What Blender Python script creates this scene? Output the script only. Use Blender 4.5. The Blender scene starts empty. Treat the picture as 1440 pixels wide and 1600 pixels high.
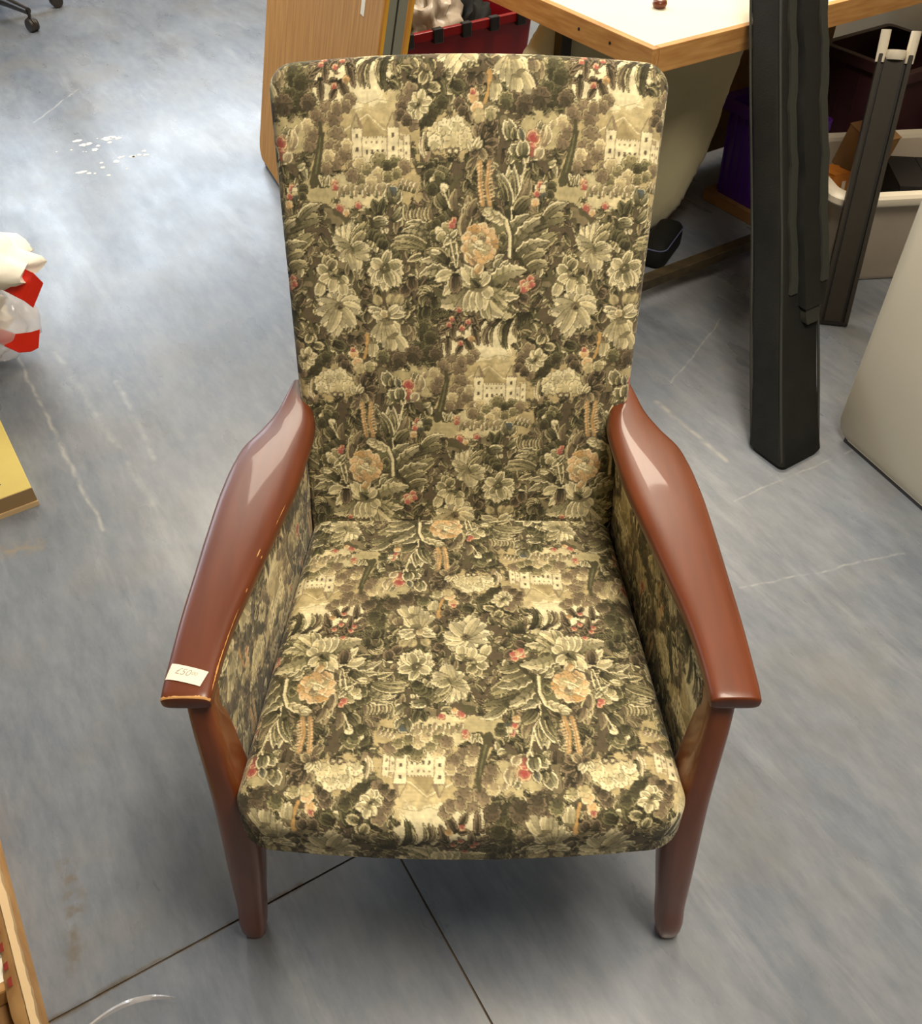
import bpy, bmesh, math, random
import numpy as np
from mathutils import Vector, Matrix

scene = bpy.context.scene
COL = scene.collection
R = math.radians

# ------------------------------------------------------------------ camera
cam_data = bpy.data.cameras.new('camera')
cam_data.sensor_fit = 'HORIZONTAL'; cam_data.sensor_width = 36.0; cam_data.lens = 36.0      # 1440 px focal length
cam_data.clip_start = .02
cam = bpy.data.objects.new('camera', cam_data); COL.objects.link(cam)
cam.location = (0, 0, 1.465); cam.rotation_euler = (R(45), 0, 0)
scene.camera = cam

# ------------------------------------------------------------------ world, exposure
world = bpy.data.worlds.new('world'); scene.world = world; world.use_nodes = True
world.node_tree.nodes['Background'].inputs[0].default_value = (.75, .86, 1.0, 1)
world.node_tree.nodes['Background'].inputs[1].default_value = .6
scene.view_settings.view_transform = 'Standard'; scene.view_settings.look = 'None'
scene.view_settings.exposure = 0.28; scene.view_settings.gamma = 1.0; scene.view_settings.use_curve_mapping = False

# ------------------------------------------------------------------ large lights: daylight in the windows (the room stands 33 degrees round)
ROOM = R(33)
UX, UY = math.cos(ROOM), math.sin(ROOM)
def uv(u, v, z=0.0): return Vector((u*UX-v*UY, u*UY+v*UX, z))
def area(name, u, v, z, sx, sy, power, col, direction):
    l = bpy.data.lights.new(name, 'AREA'); l.shape = 'RECTANGLE'; l.size = sx; l.size_y = sy; l.energy = power; l.color = col
    o = bpy.data.objects.new(name, l); COL.objects.link(o); o.location = uv(u, v, z)
    o.rotation_euler = Vector(direction).to_track_quat('-Z', 'Y').to_euler()
    return o
WIN_V, WIN_Z0, WIN_Z1 = 6.2, .95, 2.45
DAY = (.80, .90, 1.0)
for k, (wu, ww) in enumerate(((-1.1, 2.2), (1.5, 2.2))):
    area('window_daylight', wu, WIN_V-.03, (WIN_Z0+WIN_Z1)/2, ww-.1, WIN_Z1-WIN_Z0-.1, 54, DAY, tuple(uv(0, -1)))

# ------------------------------------------------------------------ helpers
def srgb(r, g, b):
    return tuple((c/255/12.92 if c/255 <= .04045 else ((c/255+.055)/1.055)**2.4) for c in (r, g, b))
def linked(o, parent=None, kind=None, label=None, cat=None, group=None):
    COL.objects.link(o)
    if parent: o.parent = parent
    for k, v in (('kind', kind), ('label', label), ('category', cat), ('group', group)):
        if v: o[k] = v
    return o
def thing(name, label, cat, loc=(0, 0, 0), rz=0.0, group=None):
    o = bpy.data.objects.new(name, None); o.empty_display_size = .05
    o.location = loc; o.rotation_euler = (0, 0, rz)
    return linked(o, None, None, label, cat, group)
def obj(name, bm, mat, parent=None, smooth=None, **kw):
    bmesh.ops.recalc_face_normals(bm, faces=bm.faces)
    me = bpy.data.meshes.new(name); bm.to_mesh(me); bm.free()
    me.materials.append(mat)
    if smooth is not None:
        for p in me.polygons: p.use_smooth = True
        me.set_sharp_from_angle(angle=R(smooth))
    return linked(bpy.data.objects.new(name, me), parent, **kw)
def box(bm, x0, y0, z0, x1, y1, z1, bev=0.0, seg=2, mat=None):
    b2 = bmesh.new()
    vs = [b2.verts.new((x, y, z)) for x in (x0, x1) for y in (y0, y1) for z in (z0, z1)]
    for f in ((0, 1, 3, 2), (4, 6, 7, 5), (0, 4, 5, 1), (2, 3, 7, 6), (0, 2, 6, 4), (1, 5, 7, 3)): b2.faces.new([vs[i] for i in f])
    if bev: bmesh.ops.bevel(b2, geom=b2.edges[:], offset=bev, segments=seg, profile=.5, affect='EDGES')
    if mat is not None: bmesh.ops.transform(b2, matrix=mat, verts=b2.verts)
    join(bm, b2); return bm
def join(bm, b2):
    me = bpy.data.meshes.new('tmp'); b2.to_mesh(me); b2.free(); bm.from_mesh(me); bpy.data.meshes.remove(me)
def loft(bm, rings, cap=True, closed=True):
    rows = [[bm.verts.new(p) for p in r] for r in rings]
    n = len(rows[0])
    for a, b in zip(rows, rows[1:]):
        for i in range(n if closed else n-1):
            j = (i+1) % n; bm.faces.new((a[i], a[j], b[j], b[i]))
    if cap: bm.faces.new(rows[0]); bm.faces.new(rows[-1][::-1])
    return bm
def tube(bm, pts, r, n=10, cap=True):
    pts = [Vector(p) for p in pts]; rs = r if isinstance(r, (list, tuple)) else [r]*len(pts); rings = []
    prev = None
    for i, p in enumerate(pts):
        d = (pts[min(i+1, len(pts)-1)]-pts[max(i-1, 0)]).normalized()
        a = prev if prev is not None else (Vector((0, 0, 1)) if abs(d.z) < .9 else Vector((1, 0, 0)))
        s = d.cross(a).normalized(); t = s.cross(d).normalized(); prev = t
        rings.append([p+(s*math.cos(2*math.pi*k/n)+t*math.sin(2*math.pi*k/n))*rs[i] for k in range(n)])
    return loft(bm, rings, cap)
def prism(bm, pts, z0, z1, bev=0.0, seg=2, mat=None):
    b2 = bmesh.new(); lo = [b2.verts.new((x, y, z0)) for x, y in pts]; hi = [b2.verts.new((x, y, z1)) for x, y in pts]
    n = len(pts); b2.faces.new(lo[::-1]); b2.faces.new(hi)
    for i in range(n): b2.faces.new((lo[i], lo[(i+1) % n], hi[(i+1) % n], hi[i]))
    if bev: bmesh.ops.bevel(b2, geom=[e for e in b2.edges if len({v.co.z for v in e.verts}) == 1], offset=bev, segments=seg, profile=.5, affect='EDGES')
    if mat is not None: bmesh.ops.transform(b2, matrix=mat, verts=b2.verts)
    join(bm, b2); return bm
def round_rect(x0, y0, x1, y1, r, n=6):
    out = []
    for cx, cy, a in ((x1-r, y1-r, 0), (x0+r, y1-r, 90), (x0+r, y0+r, 180), (x1-r, y0+r, 270)):
        for k in range(n+1):
            t = R(a+90*k/n); out.append((cx+r*math.cos(t), cy+r*math.sin(t)))
    return out
def lathe(bm, prof, n=24, mat=None):
    b2 = bmesh.new(); rings = [[(r*math.cos(2*math.pi*k/n), r*math.sin(2*math.pi*k/n), z) for k in range(n)] for r, z in prof]
    loft(b2, rings)
    if mat is not None: bmesh.ops.transform(b2, matrix=mat, verts=b2.verts)
    join(bm, b2); return bm

# ------------------------------------------------------------------ materials
def mat(name, col, rough=.6, metal=0.0, var=.0, scale=8.0, stretch=(1, 1, 1), bump=0.0, bscale=60.0, spec=.5, col2=None, coat=0.0, trans=0.0, alpha=1.0, emit=0.0, sheen=0.0):
    m = bpy.data.materials.new(name); m.use_nodes = True; nt = m.node_tree; N = nt.nodes; L = nt.links
    b = N['Principled BSDF']; b.inputs['Base Color'].default_value = (*col, 1); b.inputs['Roughness'].default_value = rough
    b.inputs['Metallic'].default_value = metal; b.inputs['Specular IOR Level'].default_value = spec
    b.inputs['Coat Weight'].default_value = coat; b.inputs['Transmission Weight'].default_value = trans; b.inputs['Alpha'].default_value = alpha
    b.inputs['Sheen Weight'].default_value = sheen
    if emit: b.inputs['Emission Color'].default_value = (*col, 1); b.inputs['Emission Strength'].default_value = emit
    tc = N.new('ShaderNodeTexCoord'); mp = N.new('ShaderNodeMapping'); mp.inputs['Scale'].default_value = stretch; L.new(tc.outputs['Object'], mp.inputs[0])
    if var or col2:
        c2 = col2 or tuple(max(0, c*(1-var)) for c in col); c1 = col if col2 else tuple(min(1, c*(1+var*.6)) for c in col)
        nz = N.new('ShaderNodeTexNoise'); nz.inputs['Scale'].default_value = scale; nz.inputs['Detail'].default_value = 5
        rp = N.new('ShaderNodeValToRGB'); rp.color_ramp.elements[0].position = .33; rp.color_ramp.elements[1].position = .68
        rp.color_ramp.elements[0].color = (*c2, 1); rp.color_ramp.elements[1].color = (*c1, 1)
        L.new(mp.outputs[0], nz.inputs['Vector']); L.new(nz.outputs[0], rp.inputs[0]); L.new(rp.outputs[0], b.inputs['Base Color'])
    if bump:
        n2 = N.new('ShaderNodeTexNoise'); n2.inputs['Scale'].default_value = bscale; n2.inputs['Detail'].default_value = 4
        bp = N.new('ShaderNodeBump'); bp.inputs['Strength'].default_value = bump; bp.inputs['Distance'].default_value = .002
        L.new(mp.outputs[0], n2.inputs['Vector']); L.new(n2.outputs[0], bp.inputs['Height']); L.new(bp.outputs[0], b.inputs['Normal'])
    return m
M = {}
M['wall'] = mat('wall_paint', srgb(150, 138, 116), .8, var=.05)
M['skirt'] = mat('skirting', srgb(120, 105, 85), .5)
M['ceiling'] = mat('ceiling_paint', srgb(176, 166, 148), .9)
M['upvc'] = mat('window_upvc', srgb(235, 235, 232), .35)
M['glass'] = mat('glass', (.95, .97, 1), .05, trans=1.0, alpha=.15)
M['cherry'] = mat('red_stained_wood', srgb(104, 50, 24), .38, var=.14, scale=14, stretch=(5, .6, 1), bump=.03, bscale=45, coat=.15)
M['leg_wood'] = mat('red_stained_leg_wood', srgb(128, 66, 30), .36, var=.14, scale=14, stretch=(5, 5, .6), bump=.03, bscale=45, coat=.3)
M['bare'] = mat('bare_chipped_wood', srgb(214, 160, 96), .7, var=.15, scale=90)
M['paper'] = mat('paper', srgb(240, 234, 214), .7)
M['ink'] = mat('faint_ink', srgb(176, 172, 158), .8)
M['black_ink'] = mat('black_ink', srgb(40, 34, 30), .8)
M['pine'] = mat('pine', srgb(206, 158, 96), .55, col2=srgb(176, 124, 66), scale=9, stretch=(1, 9, 9), bump=.05)
M['pine_side'] = mat('pine_side', srgb(206, 158, 96), .55, col2=srgb(176, 124, 66), scale=9, stretch=(9, 1, 9), bump=.05)
M['white_top'] = mat('white_laminate', srgb(240, 232, 208), .35, var=.04, scale=5)
M['black_metal'] = mat('black_metal', srgb(34, 31, 28), .45, var=.2, scale=20)
M['bar_metal'] = mat('mottled_black_bar', srgb(44, 38, 28), .5, col2=srgb(74, 62, 40), scale=30)  # black bar mottled with brown all over
M['nylon'] = mat('black_nylon', srgb(19, 20, 17), .8, var=.25, scale=22, bump=.25, bscale=240, spec=.3)
M['nylon_trim'] = mat('black_webbing', srgb(34, 36, 29), .75, bump=.3, bscale=300)
M['alu_black'] = mat('black_anodised_profile', srgb(58, 54, 48), .38, metal=.3, var=.12, scale=12)
M['alu_groove'] = mat('profile_groove_black', srgb(20, 19, 17), .5)
M['cap_white'] = mat('white_plastic_cap', srgb(226, 218, 198), .4)
M['frost'] = mat('frosted_plastic', srgb(206, 194, 176), .42, var=.12, scale=5, trans=.35)
M['purple'] = mat('purple_plastic', srgb(74, 28, 130), .4, var=.1)
M['red_plastic'] = mat('dark_red_plastic', srgb(120, 4, 12), .35)
M['black_plastic'] = mat('black_plastic', srgb(26, 25, 26), .4)
M['maroon'] = mat('dark_maroon_plastic', srgb(58, 30, 34), .5, var=.2)
M['cream_pad'] = mat('cream_fleece', srgb(196, 188, 152), .95, var=.10, scale=7, bump=.5, bscale=160, sheen=.3)
M['oak'] = mat('oak_laminate', srgb(200, 146, 70), .55, col2=srgb(172, 118, 52), scale=7, stretch=(14, 14, .9), spec=.25)
M['lip'] = mat('yellow_lipping', srgb(204, 152, 44), .45, var=.15)
M['grey_edge'] = mat('grey_green_backing', srgb(120, 122, 108), .5)
M['white_board'] = mat('off_white_board', srgb(206, 200, 182), .45, var=.04, scale=4)
M['foot_shade'] = mat('board_foot_shade', srgb(60, 60, 66), .5)  # dark tone put in for shade along the bottom of both boards
M['yellow_card'] = mat('yellow_card', srgb(206, 186, 98), .6, var=.07, scale=12)
M['tan_card'] = mat('tan_card', srgb(150, 124, 86), .7, var=.06)
M['pale_card'] = mat('pale_card', srgb(206, 178, 134), .7)
M['card'] = mat('cardboard', srgb(204, 160, 100), .8, col2=srgb(172, 128, 76), scale=14, bump=.2, bscale=50)
M['card_dark'] = mat('cardboard_inside', srgb(140, 104, 62), .85, var=.15, scale=14)
M['red_print'] = mat('red_print', srgb(150, 52, 34), .8, var=.25, scale=60)
M['white_bag'] = mat('white_cloth', srgb(244, 240, 226), .7, bump=.3, bscale=30)
M['grey_bag'] = mat('grey_plastic_bag', srgb(168, 156, 140), .35, var=.2, scale=10)
M['red_strip'] = mat('red_plastic_strip', srgb(232, 48, 28), .4, var=.08)
M['clear'] = mat('clear_film', srgb(240, 236, 234), .15, trans=.3, spec=.6, alpha=.5)
M['orange'] = mat('orange_carton', srgb(196, 120, 40), .55, var=.15)
M['caster'] = mat('caster_plastic', srgb(44, 38, 34), .35)
M['chair_fabric'] = mat('dark_office_fabric', srgb(44, 44, 50), .9)
M['paint'] = mat('white_paint', srgb(244, 238, 222), .6)
M['housing'] = mat('lamp_housing', srgb(230, 230, 226), .5)
M['diffuser'] = mat('lamp_diffuser', (1, .88, .72), .5, emit=6)
M['maroon_print'] = mat('blue_line', srgb(90, 96, 130), .5)
M['gap'] = mat('dark_lining_gap_shade', srgb(34, 30, 22), .95)  # dark lining, also put in for shade in the rail and hinge gaps

def floor_material():
    m = bpy.data.materials.new('blue_grey_vinyl'); m.use_nodes = True; nt = m.node_tree; N = nt.nodes; L = nt.links; b = N['Principled BSDF']
    g = N.new('ShaderNodeNewGeometry')
    rot = N.new('ShaderNodeMapping'); rot.vector_type = 'POINT'; rot.inputs['Rotation'].default_value = (0, 0, R(59)); L.new(g.outputs['Position'], rot.inputs[0])
    def noise(scale, stretch, detail=5, rough=.55):
        mp = N.new('ShaderNodeMapping'); mp.inputs['Scale'].default_value = stretch; L.new(rot.outputs[0], mp.inputs[0])
        n = N.new('ShaderNodeTexNoise'); n.inputs['Scale'].default_value = scale; n.inputs['Detail'].default_value = detail; n.inputs['Roughness'].default_value = rough
        L.new(mp.outputs[0], n.inputs['Vector']); return n.outputs[0]
    def ramp(v, *st):
        r = N.new('ShaderNodeValToRGB'); e = r.color_ramp.elements
        while len(e) < len(st): e.new(.5)
        for el, (p, c) in zip(e, st): el.position = p; el.color = (*c, 1) if isinstance(c, tuple) else (c, c, c, 1)
        L.new(v, r.inputs[0]); return r.outputs[0]
    def mix(f, a, c, mode='MIX'):
        x = N.new('ShaderNodeMix'); x.data_type = 'RGBA'; x.blend_type = mode
        (L.new(f, x.inputs[0]) if not isinstance(f, float) else setattr(x.inputs[0], 'default_value', f))
        for i, s in ((6, a), (7, c)):
            (L.new(s, x.inputs[i]) if not isinstance(s, tuple) else setattr(x.inputs[i], 'default_value', (*s, 1)))
        return x.outputs[2]
    base = ramp(noise(4, (.6, 1.2, 1), 7, .6), (.3, srgb(98, 107, 121)), (.5, srgb(117, 123, 131)), (.72, srgb(136, 140, 145)))
    fine = ramp(noise(26, (.45, 1.3, 1), 6, .7), (.35, srgb(98, 106, 118)), (.65, srgb(142, 148, 156)))
    c = mix(.38, base, fine)
    c = mix(ramp(noise(7, (.22, 1.5, 1), 8, .7), (.56, 0.0), (.78, .40)), c, srgb(178, 182, 184))        # pale streaks
    c = mix(ramp(noise(3.2, (1, 1, 1), 6, .6), (.50, 0.0), (.75, .45)), c, srgb(128, 122, 110))             # brownish grime
    def P(s): return s
    def seg(ax, ay, bx, by, w, nscale=30.0, thr=.5, top=1.0):
        wn = N.new('ShaderNodeTexNoise'); wn.inputs['Scale'].default_value = 14; wn.inputs['Detail'].default_value = 3; L.new(g.outputs['Position'], wn.inputs['Vector'])
        wm = N.new('ShaderNodeVectorMath'); wm.operation = 'MULTIPLY_ADD'; L.new(wn.outputs['Color'], wm.inputs[0]); wm.inputs[1].default_value = (.02, .02, 0); L.new(g.outputs['Position'], wm.inputs[2])
        a = N.new('ShaderNodeVectorMath'); a.operation = 'SUBTRACT'; L.new(wm.outputs[0], a.inputs[0]); a.inputs[1].default_value = (ax+.01, ay+.01, 0)
        d = Vector((bx-ax, by-ay, 0)); dt = N.new('ShaderNodeVectorMath'); dt.operation = 'DOT_PRODUCT'; L.new(a.outputs[0], dt.inputs[0]); dt.inputs[1].default_value = d/d.length_squared
        cl = N.new('ShaderNodeClamp'); L.new(dt.outputs['Value'], cl.inputs[0])
        sc = N.new('ShaderNodeVectorMath'); sc.operation = 'SCALE'; sc.inputs[0].default_value = d; L.new(cl.outputs[0], sc.inputs['Scale'])
        ds = N.new('ShaderNodeVectorMath'); ds.operation = 'DISTANCE'; L.new(a.outputs[0], ds.inputs[0]); L.new(sc.outputs[0], ds.inputs[1])
        nz = N.new('ShaderNodeTexNoise'); nz.inputs['Scale'].default_value = nscale; nz.inputs['Detail'].default_value = 4; L.new(g.outputs['Position'], nz.inputs['Vector'])
        mr = N.new('ShaderNodeMapRange'); mr.inputs['From Min'].default_value = w; mr.inputs['From Max'].default_value = 0; L.new(ds.outputs['Value'], mr.inputs[0])
        ml = N.new('ShaderNodeMath'); ml.operation = 'MULTIPLY'; L.new(mr.outputs[0], ml.inputs[0])
        m2 = N.new('ShaderNodeMapRange'); m2.inputs['From Min'].default_value = thr-.1; m2.inputs['From Max'].default_value = thr+.16; m2.inputs['To Max'].default_value = top; L.new(nz.outputs[0], m2.inputs[0]); L.new(m2.outputs[0], ml.inputs[1])
        return ml.outputs[0]
    for (ax, ay, bx, by, w, ns, th, col) in SCUFFS:
        c = mix(seg(ax, ay, bx, by, w, ns, th, .42 if col[0] > 160 else .85), c, srgb(*col))
    L.new(c, b.inputs['Base Color'])
    rg = ramp(noise(7, (.5, 1.2, 1), 5), (.3, .24), (.7, .38)); L.new(rg, b.inputs['Roughness'])
    bp = N.new('ShaderNodeBump'); bp.inputs['Strength'].default_value = .06; bp.inputs['Distance'].default_value = .002; L.new(noise(60, (.3, 1.2, 1), 3), bp.inputs['Height']); L.new(bp.outputs[0], b.inputs['Normal'])
    b.inputs['Specular IOR Level'].default_value = .55
    return m
PALE, BRN = (190, 190, 184), (96, 80, 58)
SCUFFS = [(-1.22, 2.09, -.79, 1.41, .007, 22, .42, (200, 198, 188)), (-1.10, 2.08, -.70, 1.49, .012, 16, .5, PALE), (-.90, 1.95, -.72, 1.62, .01, 18, .5, PALE), (.50, 1.86, .63, 1.64, .010, 25, .42, (196, 190, 174)),
          (.62, 1.50, .95, 1.68, .004, 30, .45, PALE), (.55, 1.94, .74, 2.24, .004, 30, .42, PALE), (.58, 1.24, .95, 1.34, .004, 40, .45, PALE), 
          (-.305, .592, -.256, .621, .007, 60, .36, (92, 66, 42)), (-.60, .420, -.50, .478, .008, 50, .38, (84, 72, 52)), (-.50, .478, -.34, .572, .005, 50, .40, (104, 92, 74)),
          (-.62, .60, -.58, .50, .022, 45, .50, (108, 99, 86)), (-.64, .655, -.60, .58, .025, 45, .52, (112, 104, 92)), (-1.66, 3.61, -1.59, 3.95, .006, 30, .40, (214, 210, 200)),
          (.70, 2.0, 1.0, 2.1, .02, 20, .55, (150, 142, 128)), (-.92, 1.36, -1.02, 1.33, .03, 40, .48, (150, 136, 112)), (1.0, 2.3, 1.2, 2.25, .05, 20, .5, (176, 170, 158))]
M['vinyl'] = floor_material()
M['joint'] = mat('joint_dirt', srgb(96, 80, 60), .9, var=.3, scale=40)

def cloth_material():
    m = bpy.data.materials.new('tapestry_cloth'); m.use_nodes = True; nt = m.node_tree; N = nt.nodes; L = nt.links; b = N['Principled BSDF']
    a = N.new('ShaderNodeAttribute'); a.attribute_name = 'weave'; L.new(a.outputs['Color'], b.inputs['Base Color'])
    b.inputs['Roughness'].default_value = .85; b.inputs['Sheen Weight'].default_value = .12; b.inputs['Sheen Roughness'].default_value = .5; b.inputs['Specular IOR Level'].default_value = .25
    tc = N.new('ShaderNodeTexCoord'); n = N.new('ShaderNodeTexNoise'); n.inputs['Scale'].default_value = 420; n.inputs['Detail'].default_value = 2
    bp = N.new('ShaderNodeBump'); bp.inputs['Strength'].default_value = .25; bp.inputs['Distance'].default_value = .001
    L.new(tc.outputs['Object'], n.inputs['Vector']); L.new(n.outputs[0], bp.inputs['Height']); L.new(bp.outputs[0], b.inputs['Normal'])
    return m
M['cloth'] = cloth_material()

# ------------------------------------------------------------------ the room
def slab(name, u0, v0, z0, u1, v1, z1, m, bev=0, **kw):
    o = obj(name, box(bmesh.new(), u0, v0, z0, u1, v1, z1, bev), m, **kw); o.rotation_euler = (0, 0, ROOM); return o
U0, U1, V0, V1, CZ = -4.2, 3.2, -3.4, WIN_V, 2.75
floor = slab('floor', U0-.2, V0-.2, -.10, U1+.2, V1+.2, -.0035, M['joint'], kind='structure', label='blue grey marbled vinyl floor with worn scuffs', cat=None)
slab('ceiling', U0, V0, CZ, U1, V1, CZ+.1, M['ceiling'], kind='structure')
slab('wall_left', U0-.15, V0, 0, U0, V1, CZ, M['wall'], kind='structure')
slab('wall_right', U1, V0, 0, U1+.15, V1, CZ, M['wall'], kind='structure')
slab('wall_front', U0, V0-.15, 0, U1, V0, CZ, M['wall'], kind='structure')
bmw = bmesh.new()
spans = [(U0, -2.2), (0.0, .4), (2.6, U1)]
for a, b_ in spans: box(bmw, a, V1, 0, b_, V1+.2, CZ)
for a, b_ in ((-2.2, 0.0), (.4, 2.6)):
    box(bmw, a, V1, 0, b_, V1+.2, WIN_Z0); box(bmw, a, V1, WIN_Z1, b_, V1+.2, CZ)
wb = obj('wall_back', bmw, M['wall'], kind='structure'); wb.rotation_euler = (0, 0, ROOM)
for i, (a, b_) in enumerate(((-2.2, 0.0), (.4, 2.6))):
    bm = bmesh.new()
    for q in ((a, WIN_Z0, b_, WIN_Z0+.06), (a, WIN_Z1-.06, b_, WIN_Z1), (a, WIN_Z0, a+.06, WIN_Z1), (b_-.06, WIN_Z0, b_, WIN_Z1), ((a+b_)/2-.03, WIN_Z0, (a+b_)/2+.03, WIN_Z1)):
        box(bm, q[0], V1+.06, q[1], q[2], V1+.12, q[3])
    w = obj('window_%d' % (i+1), bm, M['upvc'], kind='structure'); w.rotation_euler = (0, 0, ROOM)
    for x0, x1 in ((a+.06, (a+b_)/2-.03), ((a+b_)/2+.03, b_-.06)):
        obj('pane', box(bmesh.new(), x0, V1+.085, WIN_Z0+.06, x1, V1+.095, WIN_Z1-.06), M['glass'], w)
slab('baseboard_back', U0, V1-.015, 0, U1, V1, .1, M['skirt'], kind='structure')
slab('baseboard_left', U0, V0, 0, U0+.015, V1, .1, M['skirt'], kind='structure')
# vinyl sheets, joints open by a couple of millimetres
SU, SV, J = .250, .664, .0016
def sheet_outline(a, b_, c, d):                       # the joint at SU closes up beyond v = 1.1
    g0 = J if b_ < 1 else 0.0; l, r_ = [], []
    for v in sorted({b_+g0, d-(J if d < 1 else 0), *(q for q in (.9, 1.15) if b_ < q < d)}):
        k = max(0.0, min(1.0, (1.15-v)/.25)); l.append((a+J*k*(a == SU), v)); r_.append((c-J*k*(c == SU), v))
    return l[::-1]+r_
for (a, b_, c, d) in ((U0, SV, SU, SV+2.0), (U0, SV-2.0, SU, SV), (U0, SV+2.0, SU, V1), (U0, V0, SU, SV-2.0), (SU, V0, SU+2.0, V1), (SU+2.0, V0, U1, V1)):
    o = obj('vinyl_sheet', prism(bmesh.new(), sheet_outline(a, b_, c, d), -.0034, 0), M['vinyl'], floor); o.rotation_euler = (0, 0, R(30.3)-ROOM)
# flecks of spilt white paint
rng = random.Random(5)
bm = bmesh.new()
def fleck(bm, x, y, r, e=1.0, a=0.0, z=.0006):
    n = 14; vs = []
    for k in range(n):
        t = 2*math.pi*k/n; q = r*(.65+.5*rng.random()); px, py = q*math.cos(t)*e, q*math.sin(t)
        vs.append(bm.verts.new((x+px*math.cos(a)-py*math.sin(a), y+px*math.sin(a)+py*math.cos(a), z)))
    lo = [bm.verts.new((v.co.x, v.co.y, 0)) for v in vs]; bm.faces.new(vs)
    for k in range(n): bm.faces.new((lo[k], lo[(k+1) % n], vs[(k+1) % n], vs[k]))
for (x, y, r, e) in ((-1.443, 3.440, 0.0082, 1.6), (-1.410, 3.402, 0.0097, 1.4), (-1.392, 3.414, 0.0097, 1.0), (-1.355, 3.363, 0.0097, 1.0), (-1.354, 3.397, 0.0067, 1.0), (-1.338, 3.458, 0.0127, 1.2), (-1.320, 3.475, 0.0112, 1.0), (-1.295, 3.466, 0.0090, 1.2), (-1.318, 3.426, 0.0067, 1.0), (-1.352, 3.176, 0.0075, 2.0), (-1.321, 3.167, 0.0067, 1.0), (-1.300, 3.167, 0.0037, 1.0), (-1.301, 3.252, 0.0052, 1.0), (-1.285, 3.214, 0.0075, 1.0), (-1.247, 3.151, 0.0052, 1.3), (-1.249, 3.263, 0.0090, 1.0), (-1.246, 3.296, 0.0067, 1.0), (-1.235, 3.304, 0.0037, 1.0), (-1.203, 3.304, 0.0067, 1.3), (-1.196, 3.304, 0.0060, 1.0), (-1.180, 3.318, 0.0067, 1.0), (-1.171, 3.351, 0.0067, 1.0), (-1.156, 3.318, 0.0067, 1.3), (-1.196, 3.203, 0.0037, 1.0), (-1.442, 3.361, 0.0037, 1.0), (-1.491, 3.344, 0.0030, 1.0), (-1.374, 3.461, 0.0030, 1.0), (-1.394, 3.346, 0.0022, 1.0), (-1.383, 3.346, 0.0022, 1.0), ): fleck(bm, x, y, r*1.3, e, rng.random()*.6-.1)
paint = obj('paint_fleck', bm, M['paint'], None, kind='stuff', label='flecks of white paint spilt on the blue grey floor', cat='paint')

# ceiling lamps and one added fill panel (outside the frame; they light the room)
def ceiling_lamp(u, v, power, col=(1.0, .87, .70), n=0):
    t = thing('ceiling_light', LAMP_LABELS[n], 'ceiling light', uv(u, v, CZ-.07), ROOM)
    obj('housing', box(bmesh.new(), -.32, -.62, .02, .32, .62, .07, .006), M['housing'], t)
    obj('diffuser', box(bmesh.new(), -.29, -.59, .005, .29, .59, .02), M['diffuser'], t)
    l = bpy.data.lights.new('lamp_light', 'AREA'); l.shape = 'RECTANGLE'; l.size = .58; l.size_y = 1.18; l.energy = power; l.color = col
    o = bpy.data.objects.new('lamp_light', l); COL.objects.link(o); o.parent = t; o.location = (0, 0, 0)
LAMPS = [(2.6, 2.7, 58), (1.0, 3.9, 26), (.75, .15, 46)]  # last entry: fill lamp added to brighten the chair back
LAMP_LABELS = ['ceiling light panel above the pine workbench', 'ceiling light panel between the workbench and the windows', 'fill light panel added in front of the armchair to brighten its back']
for n, (u, v, pw) in enumerate(LAMPS): ceiling_lamp(u, v, pw, n=n)
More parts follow.
